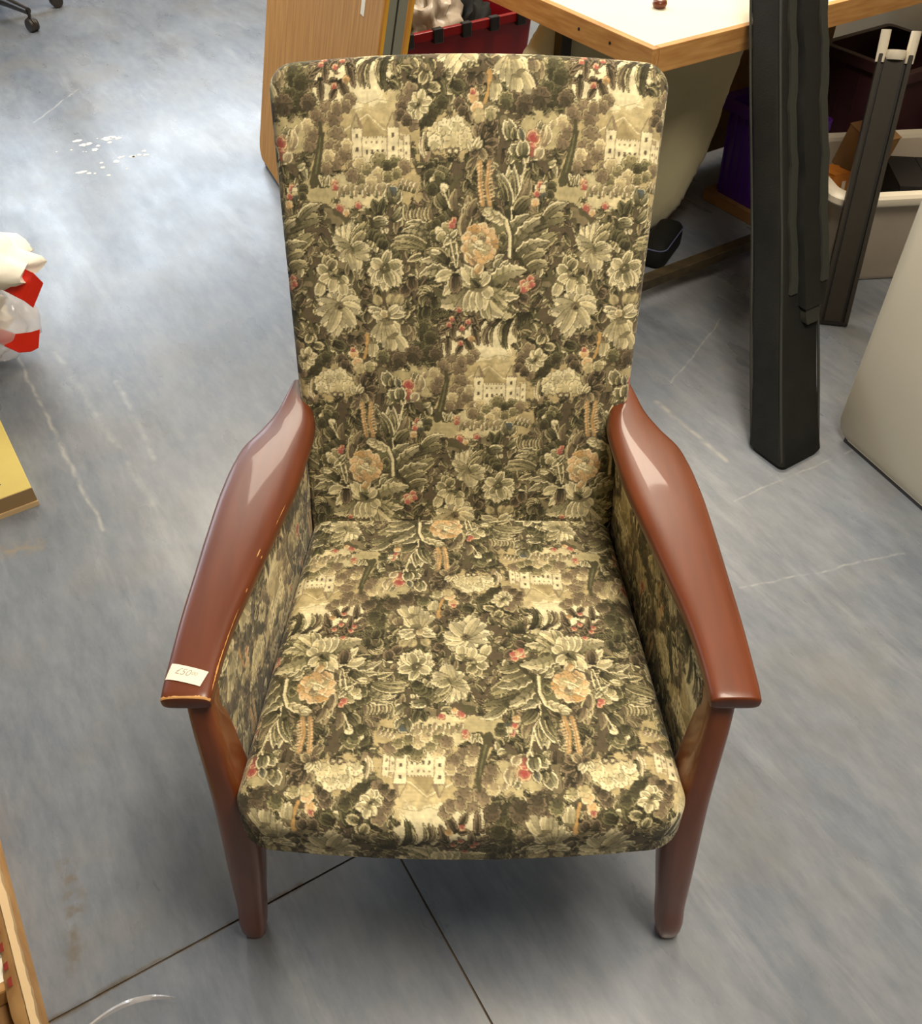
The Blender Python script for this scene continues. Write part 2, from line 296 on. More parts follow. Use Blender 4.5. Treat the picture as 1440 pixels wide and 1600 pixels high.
CLOTH = [
('W','q',-145,130,62,50),('W','s',-147,171,58,30),('W','w',-197,192,26,30),('W','w',-153,199,40,34),('W','q',-188,134,30,40),('W','c',-168,70,52,26),('W','q',-106,74,26,26),
('W','l',78,138,34,26),('W','q',-45,134,34,30),('W','l',-219,70,36,20),('C',-174,108),('B','b',-174,100,9,6,560),('B','s',-164,102,10,6,610),('B','o',-154,93,11,6,660),
('B','o',-138,106,12,6,740),('B','s',-139,89,10,6,735),('B','o',-126,87,9,6,800),('B','g',-116,102,10,6,850),('B','b',-104,98,10,6,910),('B','o',-163,83,9,6,620),('B','s',-149,81,9,6,690),
('B','o',-114,91,8,6,860),('B','b',-175,89,10,6,560),('B','d',-128,100,7,6,790),('B','b',-231,130,11,7,640),('B','b',-226,142,10,7,580),('B','s',-233,153,9,7,520),
('B','b',-206,169,13,7,430),('B','b',-197,160,12,7,480),('B','b',-217,160,10,7,480),('B','b',-222,167,9,7,440),('B','b',-194,138,13,7,600),('B','b',-201,123,13,7,680),
('B','b',-191,121,11,7,690),('B','b',-198,108,13,7,760),('B','b',-185,116,10,7,720),('B','s',-206,114,9,7,730),('B','s',-181,127,8,7,660),('B','b',-210,100,9,7,800),
('N','d',13,5,-228,81,-223,100,-218,123,-215,138,-216,154),('N','d',5,2,-216,130,-211,143),('N','g',3,1,-225,93,-219,119,-216,138),('N','d',7,3,-230,77,-225,89),
('N','d',6,2,-219,77,-222,91),('L','s',-195,60,-192,74,5,1),('L','l',-189,62,-186,75,5,1),('L','s',-183,65,-181,77,5,1),('L','l',-177,60,-175,79,5,1),('L','s',-172,62,-169,74,5,1),
('L','l',-166,65,-164,75,5,1),('L','s',-160,60,-158,77,5,1),('L','l',-154,62,-152,79,5,1),('L','s',-149,65,-147,74,5,1),('L','l',-143,60,-141,75,5,1),('L','s',-137,62,-135,77,5,1),
('L','l',-131,65,-129,79,5,1),('L','s',-126,60,-124,74,5,1),('L','l',-120,62,-118,75,5,1),('B','p',-200,80,4.8,5,440),('B','t',-205,83,5,5,410),('B','p',-191,46,4.8,5,490),
('B','t',-185,42,5,5,520),('B','p',-168,51,4.8,5,600),('B','p',-195,49,4.8,5,470),('B','p',-199,75,4.8,5,445),('L','l',-212,75,-221,91,7),('L','l',-210,75,-207,91,7),
('L','o',-216,74,-213,89,6),('L','m',-192,67,-189,75,7,1),('L','s',-185,68,-182,77,7,1),('L','m',-177,69,-174,78,7,1),('L','s',-170,70,-167,76,7,1),('L','m',-163,71,-160,78,7,1),
('L','s',-155,67,-153,76,7,1),('L','m',-148,68,-145,77,7,1),('L','s',-141,69,-138,78,7,1),('L','m',-133,70,-131,76,7,1),('L','s',-126,71,-123,78,7,1),('L','m',-119,68,-116,76,7,1),
('L','s',-111,68,-109,77,7,1),('L','s',-113,64,-110,72,6,1),('L','o',-110,70,-107,78,6,1),('L','s',-107,76,-104,84,6,1),('L','o',-104,68,-102,76,6,1),('L','s',-101,74,-99,82,6,1),
('L','o',-98,67,-96,75,6,1),('L','s',-95,73,-93,80,6,1),('L','o',-93,65,-90,73,6,1),('L','s',-90,71,-87,79,6,1),('L','l',71,130,73,140,7,1),('L','s',74,137,76,147,7,1),
('L','l',76,144,79,153,7,1),('L','s',80,134,82,144,7,1),('L','l',83,141,85,150,7,1),('L','s',87,131,89,141,7,1),('L','l',89,138,91,148,7,1),('L','s',92,145,94,154,7,1),
('N','l',1.4,1,-186,174,-170,178,-155,174,-139,179,-117,175),('N','l',1.2,1,-179,167,-159,170,-143,166,-123,170),('B','h',-120,68,8,4,0),('L','e',-122,52,-127,75,11,3),
('L','e',-119,52,-110,70,10,-3),('L','d',-140,38,-148,58,12),('L','d',-139,38,-132,60,11),('L','e',-151,27,-125,29,15,2),('L','e',-122,30,-107,50,14,-3),('L','w',-149,20,-145,12,6),
('L','w',-139,20,-135,11,6),('L','c',-130,22,-129,14,6),('L','o',-99,28,-104,52,8,2),('L','b',-94,28,-100,45,8,2),('L','o',-89,28,-95,46,8,2),('L','b',-85,28,-89,46,8,2),
('L','o',-80,28,-84,47,8,2),('L','b',-75,28,-79,47,8,2),('L','o',-71,28,-74,48,8,2),('L','b',-66,28,-69,49,8,2),('L','b',-29,31,-16,67,14,-5),('L','g',-33,29,-50,63,20,6),
('L','o',-23,17,-23,53,12,-6),('L','b',-21,4,-12,47,13,8),('L','b',-33,39,-33,71,12,5),('L','g',-46,45,-62,67,16,3),('L','b',-16,31,-4,59,10,4),('N','c',1.6,1.2,-23,-2,-28,21,-25,45,-16,54),
('N','c',1.6,1.2,-42,49,-48,61,-56,67),('L','f',-70,-2,-110,16,17,-12,5),('L','f',-67,9,-105,27,13,-9,5),('L','o',-68,-6,-134,-10,15,-8),('L','o',-68,-8,-127,4,13,-8),
('L','o',-78,-14,-102,-23,10),('B','g',-69,23,8,3,0),('B','g',-63,11,8,3,1),('B','d',-53,31,8,3,2),('B','l',-47,21,8,3,3),('B','d',-61,25,8,3,4),('B','w',-57,17,6,3,5),('B','l',-53,9,8,3,6),
('B','p',-39,25,5.6,4,0),('B','p',-36,31,4.0,4,0),('L','l',-42,7,-31,19,8),('L','l',-40,9,-50,-2,9),('B','d',-69,87,9,3,0),('B','g',-53,91,9,3,1),('B','d',-59,75,9,3,2),
('B','d',-48,81,9,3,3),('B','w',-64,81,6,3,4),('B','g',-57,85,9,3,5),('B','d',-66,70,9,3,6),('B','w',-50,72,6,3,7),('N','w',2,1.4,-51,70,-47,60,-42,46),('L','s',-73,108,-83,130,8,2),
('L','s',-73,104,-77,140,8,2),('L','s',-72,108,-67,134,8,2),('L','d',-72,116,-73,134,6),('B','c',-61,138,13,7,1120),('B','c',-53,130,15,7,1160),('B','w',-41,140,15,7,1220),
('B','c',-29,136,15,7,1280),('B','c',-37,129,16,7,1240),('B','w',-49,145,11,7,1180),('B','c',-21,129,11,7,1320),('B','w',-63,127,10,7,1110),('B','w',-33,149,10,7,1260),
('N','n',1.2,1.2,-63,116,-59,119,-55,116,-49,119,-45,115,-40,119,-35,115,-30,119),('B','n',-43,116,5,3,0),('B','w',-43,116,2.4,3,0),('B','n',-34,116,5,3,0),('B','w',-34,116,2.4,3,0),
('L','b',-1,130,-13,149,13),('L','n',-1,130,4,153,13),('L','n',5,127,18,145,13),('L','n',3,123,25,129,13),('L','n',1,119,19,112,13),('L','b',-3,119,7,104,13),('L','n',-7,121,-13,108,13),
('L','n',11,138,20,156,13),('L','n',8,145,12,164,13),('L','c',-13,116,-19,129,7),('L','c',-11,119,-3,134,7),('L','c',-7,119,1,129,7),('N','b',6.5,6.5,-2,104,-1,75,3,50),
('N','y',5,5,-2,103,-1,75,3,51),('N','t',2.2,1.4,-5,100,0,102),('N','t',2.2,1.4,-5,96,1,98),('N','t',2.2,1.4,-4,91,1,93),('N','t',2.2,1.4,-4,87,2,89),('N','t',2.2,1.4,-4,82,2,84),
('N','t',2.2,1.4,-3,77,3,79),('N','t',2.2,1.4,-3,73,3,75),('N','t',2.2,1.4,-2,68,3,70),('N','t',2.2,1.4,-2,63,4,65),('N','t',2.2,1.4,-1,59,4,61),('N','t',2.2,1.4,-1,54,5,56),
('N','b',1,1,-1,102,0,75,4,52),('N','b',6.5,6.5,11,104,8,75,13,50),('N','y',5,5,11,103,8,75,13,51),('N','t',2.2,1.4,8,100,13,102),('N','t',2.2,1.4,8,96,14,98),('N','t',2.2,1.4,9,91,14,93),
('N','t',2.2,1.4,9,87,15,89),('N','t',2.2,1.4,10,82,15,84),('N','t',2.2,1.4,10,77,16,79),('N','t',2.2,1.4,11,73,16,75),('N','t',2.2,1.4,11,68,17,70),('N','t',2.2,1.4,12,63,17,65),
('N','t',2.2,1.4,12,59,18,61),('N','t',2.2,1.4,12,54,18,56),('N','b',1,1,12,102,9,75,13,52),('N','y',7,4,-162,-128,-161,-145,-167,-162),('B','t',-182,-155,8,5,0),('B','t',-177,-169,9,5,0),
('B','p',-183,-149,4.0,4,0),('B','m',-174,-177,9,5,0),('B','n',-200,-164,9,5,0),('B','n',-197,-171,7,5,0),('B','l',-159,-174,9,6,0),('L','e',41,129,32,156,20),('L','g',45,129,42,145,12),
('L','e',55,112,35,123,16),('L','d',55,110,41,114,13),('L','h',55,129,50,145,12),('L','p',63,127,76,140,20),('L','p',61,116,77,121,18,2),('L','e',56,108,55,132,19),
('L','s',83,123,86,149,12,-4),('B','r',68,133,5.6,3,0),('L','s',75,108,81,123,14),('N','w',2,1.2,57,108,60,100,54,81,45,50),('L','e',43,32,41,104,24),('L','g',42,50,42,91,13),
('L','e',40,38,20,95,17,-5),('L','g',36,50,23,85,9,-3),('N','w',2.4,1.4,44,26,43,46,54,70,57,91),('L','b',47,48,66,89,14,-6),('L','g',47,36,73,62,18,4),('B','w',79,72,6,4,510),
('B','h',85,66,6,4,540),('B','p',77,65,4.8,4,500),('B','p',81,76,4.8,4,520),('B','h',89,75,6,4,560),('B','t',75,54,6,4,490),('B','w',86,71,6,4,545),('B','d',96,73,8,4,0),
('B','d',95,65,6,4,0),('L','o',46,-2,103,45,30,-6,6),('L','g',47,11,127,37,22,6),('L','e',44,4,68,39,18,8,4),('L','f',45,-14,90,36,20,9,6),('L','f',85,29,123,54,13,6),
('L','g',50,-14,113,17,22,-3),('L','o',57,-27,97,-10,17,5),('L','f',48,-19,98,3,18,7,5),('L','o',64,-35,100,-25,14,3),('N','d',6,6,44,-16,45,11,37,31,26,41),
('N','g',17,9,30,4,28,21,20,33,11,35),('N','c',4.5,5,42,-16,42,11,35,30,24,39,13,42),('N','w',3,2,43,-16,43,11,37,31,25,41),('L','c',34,29,22,31,9,2),('L','c',28,35,15,31,9,2),
('L','c',19,39,7,34,9,2),('L','c',15,43,2,39,9,2),('L','c',17,44,5,45,9,2),('B','d',26,4,9,4,920),('B','g',32,9,7,4,945),('B','g',24,-2,8,4,910),('L','l',23,-27,35,-14,9,3),
('L','l',23,-35,31,-19,9,3),('L','l',29,-44,41,-21,9,3),('N','w',2,1.5,-41,4,-37,-14,-33,-31),('N','w',2,1.5,-33,-2,-30,-16,-31,-29),('L','f',-38,-40,-85,-23,17,-8,5),
('L','f',-38,-44,-86,-44,19,-10,5),('L','c',-33,-42,-64,-50,17,-4),('L','l',-31,-46,-46,-53,13),('L','g',-42,-25,-78,-8,16,-4),('L','c',-70,-10,-54,-12,8),('L','g',-64,-72,-90,-61,11,-6),
('L','o',-66,-71,-88,-68,11,-6),('L','g',-68,-70,-85,-74,11,-6),('L','o',-69,-69,-83,-81,11,-6),('L','g',-71,-69,-80,-87,11,-6),('L','g',19,-72,45,-53,18),('L','d',19,-74,56,-63,18),
('L','d',19,-76,54,-79,18),('L','g',21,-61,42,-44,18),('L','n',67,-61,88,-44,22),('L','n',58,-70,74,-79,16),('B','p',63,-53,5.6,4,1085),('B','p',73,-47,5.6,4,1130),('B','t',69,-57,7,4,1110),
('B','p',75,-54,5.6,4,1140),('B','p',64,-61,5.6,4,1090),('L','l',14,-53,67,-35,26,6,6),('L','l',14,-61,58,-72,20,-4,5),('L','l',17,-66,45,-87,18,-5),('L','l',19,-79,53,-110,30,-6,4),
('L','c',8,-72,41,-101,17,-5),('L','l',10,-79,17,-107,15,-3),('L','c',-20,-53,-51,-70,20,-5,5),('L','l',-12,-63,-60,-83,26,6,6),('L','l',-7,-61,-34,-92,20,4),('L','c',-5,-61,-20,-94,20),
('L','c',-1,-61,-7,-96,20),('L','c',4,-61,6,-94,20),('L','c',8,-59,19,-74,18),('L','w',-5,-57,-38,-38,22,-3),('L','c',-5,-55,-25,-27,20),('L','c',-1,-55,16,-38,18),
('L','l',-1,-50,-8,-29,15),('L','t',-5,-40,5,-25,13),('L','d',1,-58,-12,-47,10),('L','d',-42,-91,-47,-100,4),('L','d',-46,-92,-51,-100,4),('L','d',-49,-92,-55,-101,4),
('L','d',-53,-93,-59,-102,4),('L','d',-56,-94,-63,-103,4),('L','d',-60,-95,-67,-104,4),('L','d',-64,-96,-71,-105,4),('L','d',57,-94,61,-116,6,2),('L','d',61,-94,65,-113,6,2),
('L','d',65,-94,70,-110,6,2),('L','d',69,-94,75,-107,6,2),('L','d',72,-94,80,-104,6,2),('L','d',48,-103,44,-151,13,-9),('L','n',32,-103,15,-143,9,-8),('L','b',19,-110,10,-141,7,-6),
('L','n',11,-103,2,-123,6,-5),('L','o',37,-107,35,-137,6,-4),('L','o',24,-112,22,-143,6,-5),('L','b',55,-110,58,-132,6,-3),('N','b',1.6,1,-29,-90,-42,-114,-45,-132),
('N','b',1.6,1,-12,-94,-23,-123,-29,-141),('N','b',1.4,1,-12,-94,-5,-114),('L','n',-43,-128,-43,-157,9),('L','n',-49,-121,-58,-128,8),('L','n',-40,-103,-58,-110,7),
('L','n',-40,-114,-56,-123,7),('L','n',-36,-110,-36,-134,9),('L','n',-34,-101,-20,-125,8),('L','n',-23,-107,-31,-119,7),('L','n',-12,-98,-20,-119,8),('L','n',-7,-112,2,-142,10),
('L','n',-7,-98,0,-114,7),('L','n',-5,-112,4,-121,7),('L','n',-20,-132,-34,-134,8),('L','n',-23,-141,-31,-155,9),('L','n',-18,-132,-5,-155,11),('L','n',-29,-96,-23,-107,6),
('L','n',-47,-132,-53,-137,6),('B','p',-38,-103,4.0,4,620),('B','p',-14,-107,4.0,4,730),('B','p',-42,-111,4.0,4,600),('B','p',-25,-138,4.0,4,680),('B','p',-28,-90,4.0,4,665),
('B','p',-23,-116,4.0,4,690),('B','y',-9,-132,5,4,750),('B','b',-5,-155,9,6,770),('B','b',-11,-162,9,6,740),('B','b',-23,-164,9,6,690),('L','d',-137,-31,-143,-14,14),
('L','d',-128,-27,-119,-4,15),('L','d',-122,-29,-110,-10,13),('L','l',-135,-29,-125,-6,14),('L','c',-137,-33,-159,-40,17),('L','c',-137,-31,-154,-21,17),('L','c',-135,-35,-153,-57,17),
('L','l',-130,-33,-105,-44,17),('L','l',-130,-31,-106,-25,17),('L','c',-131,-35,-110,-57,17),('L','c',-133,-33,-134,-67,17),('L','l',-135,-35,-144,-53,17),('L','l',-132,-35,-121,-61,17),
('L','n',-33,-40,-33,-70,17),('L','n',-101,-57,-110,-72,17),('L','n',-157,-57,-165,-72,17),('L','n',-96,-44,-92,-66,17),('L','m',-141,-83,-149,-70,13),('L','m',-127,-83,-124,-67,13),
('L','m',-117,-83,-110,-68,13),('L','w',-135,-96,-161,-88,13),('L','w',-135,-101,-155,-96,13),('L','w',-130,-96,-106,-87,13),('L','w',-131,-98,-102,-96,13),('L','w',-130,-96,-112,-83,13),
('L','c',-135,-107,-158,-130,17,3),('L','c',-133,-105,-148,-141,17,3),('L','c',-132,-107,-137,-150,17,3),('L','c',-129,-107,-112,-134,17,3),('L','c',-130,-107,-123,-146,17,3),
('L','c',-123,-125,-103,-159,17,3),('L','c',-127,-130,-130,-155,17,3),('L','c',-154,-137,-157,-162,17,3),('B','s',-136,-96,6,5,0),('L','o',-100,-101,-80,-119,16,3),
('L','l',-98,-107,-83,-139,16,3),('L','b',-100,-110,-98,-139,16,3),('L','b',-107,-110,-105,-130,16,3),('B','d',-76,-123,14,9,450),('B','d',-69,-130,11,9,480),('B','d',-83,-150,15,9,420),
('B','d',-70,-153,13,9,480),('B','n',-61,-155,11,9,520),('B','n',-94,-155,14,9,370),('B','n',-128,-161,13,9,220),('B','g',-139,-159,11,9,170),('B','n',-115,-163,12,9,280),
('B','g',-78,-110,11,9,440),('L','d',-80,-87,-82,-110,15),('L','d',-73,-85,-76,-107,15),('L','d',-64,-72,-60,-92,15),('L','w',-200,-86,-196,-56,20,2),('L','w',-200,-86,-214,-62,18,2),
('L','c',-200,-86,-180,-60,19,2),('L','w',-200,-86,-234,-76,18,2),('L','c',-200,-86,-167,-76,19,2),('L','w',-200,-86,-240,-95,17,2),('L','c',-200,-86,-166,-94,19,2),
('L','w',-200,-86,-232,-116,17,2),('L','c',-200,-86,-212,-135,20,2),('L','c',-200,-86,-192,-121,19,2),('L','c',-200,-86,-178,-119,18,2),('L','c',-200,-86,-221,-128,16,2),
('L','n',-168,-65,-155,-72,17),('L','d',-259,-135,-252,-164,17),('L','d',-231,-135,-221,-164,17),('L','d',-241,-152,-235,-169,17),('L','n',-185,-128,-184,-145,17),
('L','d',-212,-140,-191,-147,17),('L','n',-176,-130,-167,-142,17),('L','o',-247,-135,-235,-130,13),('L','o',-243,-142,-224,-147,13),('L','o',-244,-126,-252,-142,13),('B','n',-200,-86,4,5,0),
('L','c',-179,-7,-201,26,14,1),('L','c',-179,-7,-190,30,14,1),('L','c',-179,-7,-178,34,14,1),('L','l',-179,-7,-168,28,12,1),('L','g',-179,-7,-153,32,19,1),('L','o',-179,-7,-158,20,15,1),
('L','c',-179,-7,-208,12,14,1),('L','l',-179,-7,-204,0,14,1),('L','c',-179,-7,-199,-22,15,1),('L','c',-179,-7,-187,-27,14,1),('L','c',-179,-7,-173,-39,22,1),('L','c',-179,-7,-153,-22,16,1),
('L','c',-179,-7,-150,-6,15,1),('L','l',-179,-7,-160,2,13,1),('L','d',-150,4,-145,22,20),('L','d',-142,0,-135,16,20),('L','d',-138,-6,-131,8,20),('L','o',-215,-35,-216,-12,16),
('L','o',-213,-35,-203,-18,16),('L','l',-215,-39,-231,-29,16),('L','c',-211,-43,-229,-52,16),('L','c',-205,-45,-211,-69,16),('L','l',-199,-45,-186,-56,16),('L','c',-224,-52,-232,-73,16),
('L','c',-195,-52,-192,-73,16),('B','b',-103,178,10,5,900),('B','n',-106,169,8,5,890),('B','n',-108,160,8,5,880),('B','b',-92,149,9,5,960),('B','n',-100,154,8,5,920),
('B','d',-72,156,11,5,1060),('B','g',-60,169,11,5,1120),('B','d',-66,164,9,5,1090),('B','b',-95,187,11,5,940),('B','d',-54,174,9,5,1150),('L','l',-88,167,-100,164,12),
('L','l',-88,167,-98,173,12),('L','l',-86,165,-92,154,12),('L','c',-84,167,-84,153,12),('L','c',-82,171,-72,162,12),('L','c',-82,174,-66,176,12),('L','c',-84,174,-91,185,12),
('L','c',-82,176,-78,189,12),('O',0,0,27),('L','t',-12,-25,-20,-12,11),('L','y',-5,-27,-14,-19,10),
]
# ---- tapestry cloth: a half-drop repeat 340 x 670 mm drawn into an array, then read per vertex ----
PW, PH, RES = 340.0, 670.0, 2.0
NW, NH = int(PW*RES), int(PH*RES)
CL = {k: np.array(v)/255.0 for k, v in dict(
    w=(238,226,182), c=(220,207,160), l=(188,175,130), o=(152,142,102), g=(118,114,80), d=(84,80,56), k=(52,49,35),
    b=(144,127,98), n=(102,90,69), p=(190,122,104), r=(164,80,70), y=(196,158,100), t=(224,192,144), h=(92,100,100), s=(206,190,142), q=(190,173,126), u=(170,154,110)).items()}
# set: body, rim, vein, outline
CS = {'c': 'cwlk', 'l': 'lwgk', 'o': 'ocdk', 'g': 'glkk', 'd': 'dgkk', 'b': 'blnk', 'n': 'nbkk', 'w': 'wwok', 'p': 'ptrn', 'y': 'ytbn', 't': 'twyn', 'h': 'hcdk', 's': 'swbb', 'e': 'gwdk', 'f': 'owdk', 'm': 'slob', 'r': 'rprn'}
cloth_rng = np.random.default_rng(11)
cloth = np.empty((NH, NW, 3)); relief = np.zeros((NH, NW))
def smooth_noise(fx, fy, seed):
    r = np.random.default_rng(seed).random((fy, fx))
    yy, xx = np.mgrid[0:NH, 0:NW]; u = xx*fx/NW; v = yy*fy/NH
    i = u.astype(int); j = v.astype(int); a = u-i; b = v-j; a = a*a*(3-2*a); b = b*b*(3-2*b)
    i2 = (i+1) % fx; j2 = (j+1) % fy; i %= fx; j %= fy
    return (r[j, i]*(1-a)+r[j, i2]*a)*(1-b)+(r[j2, i]*(1-a)+r[j2, i2]*a)*b
jag = smooth_noise(340, 670, 3)-.5
def window(x0, y0, x1, y1):
    i0, i1 = int(math.floor(x0*RES)), int(math.ceil(x1*RES)); j0, j1 = int(math.floor(y0*RES)), int(math.ceil(y1*RES))
    xs = np.arange(i0, i1+1); ys = np.arange(j0, j1+1)
    X, Y = np.meshgrid(xs/RES, ys/RES)
    return X, Y, np.ix_(ys % NH, xs % NW)
def both(f):
    def g(*a, **k):
        for ox, oy in ((0, 0), (170, 335)):
            f(ox, oy, *a, **k)
    return g
def put(ix, mask, col, h=None):
    blk = cloth[ix]; blk[mask] = col[mask] if np.ndim(col) == 3 else col; cloth[ix] = blk
    if h is not None:
        r = relief[ix]; r[mask] = h; relief[ix] = r
@both
def leaf(ox, oy, cs, bx, by, tx, ty, w, bend=0, lob=0, base=.12):
    bx += ox; tx += ox; by += oy; ty += oy
    L = math.hypot(tx-bx, ty-by)+1e-6; ax, ay = (tx-bx)/L, (ty-by)/L; m = w*.7+abs(bend)+3
    X, Y, ix = window(min(bx, tx)-m, min(by, ty)-m, max(bx, tx)+m, max(by, ty)+m)
    s = ((X-bx)*ax+(Y-by)*ay)/L; sc = np.clip(s, 0, 1)
    q = -(X-bx)*ay+(Y-by)*ax-bend*4*sc*(1-sc)
    hw = w/2*(np.sin(math.pi*np.clip(sc*(1-base)+base, 0, 1)**1.05)**.65)
    if lob: hw = hw*(1-.28*np.abs(np.sin(math.pi*lob*sc+.6)))
    J = jag[ix]*1.1
    e = hw-np.abs(q)+J
    tip = .16*np.abs(np.sin(q*math.pi/(w*.36)+.5*math.pi*(bend == 0)))*np.clip(1.2-np.abs(q)/(w*.5), 0, 1) if w > 12 and not lob else 0.0
    inn = (s > 0) & (s < 1-tip)
    B, R, V, K = (CL[c] for c in CS[cs])
    put(ix, (s > -.02) & (s < 1+.9/L-tip) & (e > -.8), K*.62+V*.25+B*.13)
    col = np.empty(X.shape+(3,)); 
    g = np.clip(sc*1.5-.15+J*.25, 0, 1)[..., None]; g = np.round(g*4)/4; sh = np.where(q < -.1*hw, .78, 1.0)[..., None]
    col[:] = ((V*.55+B*.45)*(1-g)+(B*.5+R*.5)*g)*sh*(.96+.08*cloth_rng.random())
    f = 2*math.pi/(w*.24+1.2); ph = cloth_rng.random()*6
    if lob: st = np.sin(sc*math.pi*lob*2-np.abs(q)*3.2/w*2+ph) > .45
    else: st = np.sin(q*f/(1.05-.55*sc)+ph) > .5
    col[st & (sc < .60+J*.3) & (sc > .05)] = V*.8+B*.2
    col[np.abs(q) < .45] = V*.7+K*.3
    col[(sc < .13)] = V*.6+K*.4
    rim = e < (1.25+.05*w)
    if bend or lob: rim &= (q*(1 if bend >= 0 else -1) > -.2*hw)
    col[rim & (sc > .12)] = R
    if w > 12 and not lob: col[(s > 1-tip-1.8/L) & (sc > .3)] = R
    put(ix, inn & (e > 0), col, .8)
@both
def blob(ox, oy, cs, x, y, r, n=6, ang=0):           # scalloped tuft of foliage
    x += ox; y += oy; B, R, V, K = (CL[c] for c in CS[cs])
    X, Y, ix = window(x-r-3, y-r-3, x+r+3, y+r+3)
    a = np.arctan2(Y-y, X-x)+ang; d = np.hypot(X-x, Y-y)+jag[ix]*1.0
    R0 = r*(.8+.2*np.abs(np.sin(a*n/2)))
    put(ix, d < R0+.7, K*.5+V*.3+B*.2)
    col = np.empty(X.shape+(3,)); col[:] = B
    col[np.hypot(X-x+.1*r, Y-y+.45*r) < .62*r] = V*.5+B*.5
    col[(np.abs(np.sin(a*n/2)) < .22) & (d > .35*r)] = V*.7+K*.3
    col[(d > R0-1.5) & (Y-y > -.25*r+.4*(X-x))] = R
    put(ix, d < R0, col, .6)
@both
def poly(ox, oy, c, *pts):
    p = [(pts[i]+ox, pts[i+1]+oy) for i in range(0, len(pts), 2)]
    xs = [a for a, b in p]; ys = [b for a, b in p]
    X, Y, ix = window(min(xs)-1, min(ys)-1, max(xs)+1, max(ys)+1)
    J = jag[ix]; X = X+J; Y = Y+J*.6
    m = np.zeros(X.shape, bool)
    for (x1, y1), (x2, y2) in zip(p, p[1:]+p[:1]):
        if y1 != y2: m ^= ((Y > y1) != (Y > y2)) & (X < (x2-x1)*(Y-y1)/(y2-y1)+x1)
    put(ix, m, CL[c], .3)
@both
def line(ox, oy, c, w0, w1, *pts):
    p = [(pts[i]+ox, pts[i+1]+oy) for i in range(0, len(pts), 2)]
    n = len(p)-1
    for k in range(n):
        (x1, y1), (x2, y2) = p[k], p[k+1]; m = max(w0, w1)+1
        X, Y, ix = window(min(x1, x2)-m, min(y1, y2)-m, max(x1, x2)+m, max(y1, y2)+m)
        L2 = (x2-x1)**2+(y2-y1)**2+1e-9; s = np.clip(((X-x1)*(x2-x1)+(Y-y1)*(y2-y1))/L2, 0, 1)
        d = np.hypot(X-x1-s*(x2-x1), Y-y1-s*(y2-y1))+jag[ix]*.8
        put(ix, d < (w0+(w1-w0)*(k+s)/n)/2, CL[c], .5)
@both
def wash(ox, oy, c, x, y, rx, ry, k=1.0):             # soft woven ground patch
    x += ox; y += oy
    X, Y, ix = window(x-rx, y-ry, x+rx, y+ry)
    d = np.hypot((X-x)/rx, (Y-y)/ry)+jag[ix]*.25
    n2 = smooth_ground[ix]
    put(ix, d+(n2-.5)*.6 < .9, CL[c])
def rosette(cs, x, y, r, a0, a1, n, w, j=.12, inner=None):
    for k in range(n):
        a = math.radians(a0+(a1-a0)*(k/(n-1) if n > 1 else .5)); rr = r*(1-j*((k*7) % 3)/2)
        leaf(cs, x+.10*r*math.cos(a), y+.10*r*math.sin(a), x+rr*math.cos(a), y+rr*math.sin(a), w, 0)
def rose(x, y, r):
    for k in range(9):
        a = k*math.pi*2/9; blob('t' if k % 3 else 'y', x+.62*r*math.cos(a), y+.66*r*math.sin(a), r*.40, 5, k)
    for k in range(6):
        a = k*math.pi/3+.4; blob('m' if k % 2 else 't', x+.34*r*math.cos(a), y+.34*r*math.sin(a)-.06*r, r*.30, 4, k)
    blob('b', x+.12*r, y+.28*r, r*.2, 3); blob('w', x-.05*r, y-.05*r, r*.26, 3); line('b', 1.6, .8, x-.4*r, y+.12*r, x-.1*r, y-.12*r, x+.3*r, y-.2*r)
    line('w', 2.2, 1.4, x-.35*r, y-.02*r, x-.05*r, y-.22*r, x+.32*r, y-.34*r)
def castle(x, y):                                     # x,y: foot of the left tower, 14 mm wide
    poly('q', x-60, y-12, x-42, y+26, x-18, y+44, x-2, y+40, x+20, y+58, x+44, y+40, x+66, y+38, x+84, y-12)
    poly('u', x-30, y-4, x-8, y+32, x+6, y+30, x+22, y+50, x+40, y+30, x+60, y+20, x+70, y-6)
    line('w', 2, 1, x-34, y+14, x-10, y+36, x+22, y+54, x+42, y+36, x+70, y+28); line('o', 1.2, 1, x+22, y+50, x+14, y+34, x+8, y+24)
    for dx, w, h in ((0, 14, 37), (14, 34, 26), (48, 15, 37), (63, 6, 22), (70, 8, 27)):
        poly('b', x+dx-1, y-8, x+dx-1, y+h+1, x+dx+w+1, y+h+1, x+dx+w+1, y-8); poly('w', x+dx, y-8, x+dx, y+h, x+dx+w, y+h, x+dx+w, y-8)
        for k in range(int(w//4)):
            poly('w', x+dx+k*4+.5, y+h, x+dx+k*4+.5, y+h+2, x+dx+k*4+2.5, y+h+2, x+dx+k*4+2.5, y+h)
    for dx in (7, 55.5):
        poly('b', x+dx-9, y+38, x+dx+9, y+38, x+dx, y+57); poly('l', x+dx-7, y+39, x+dx+2, y+39, x+dx, y+54)
        for h in (26, 10): poly('n', x+dx-2, y+h, x+dx-2, y+h+5, x+dx+1.6, y+h+5, x+dx+1.6, y+h)
    for k in range(4):
        poly('b', x+18+k*7.2, y+19, x+18+k*7.2, y+22, x+20.5+k*7.2, y+22, x+20.5+k*7.2, y+19)
        poly('n', x+18.5+k*7.2, y+6, x+18.5+k*7.2, y+12, x+21.5+k*7.2, y+12, x+21.5+k*7.2, y+6)
    for dx, h in ((72, 16), (72, 4), (64.5, 8)): poly('b', x+dx, y+h, x+dx, y+h+4, x+dx+2.4, y+h+4, x+dx+2.4, y+h)
smooth_ground = smooth_noise(40, 80, 5)
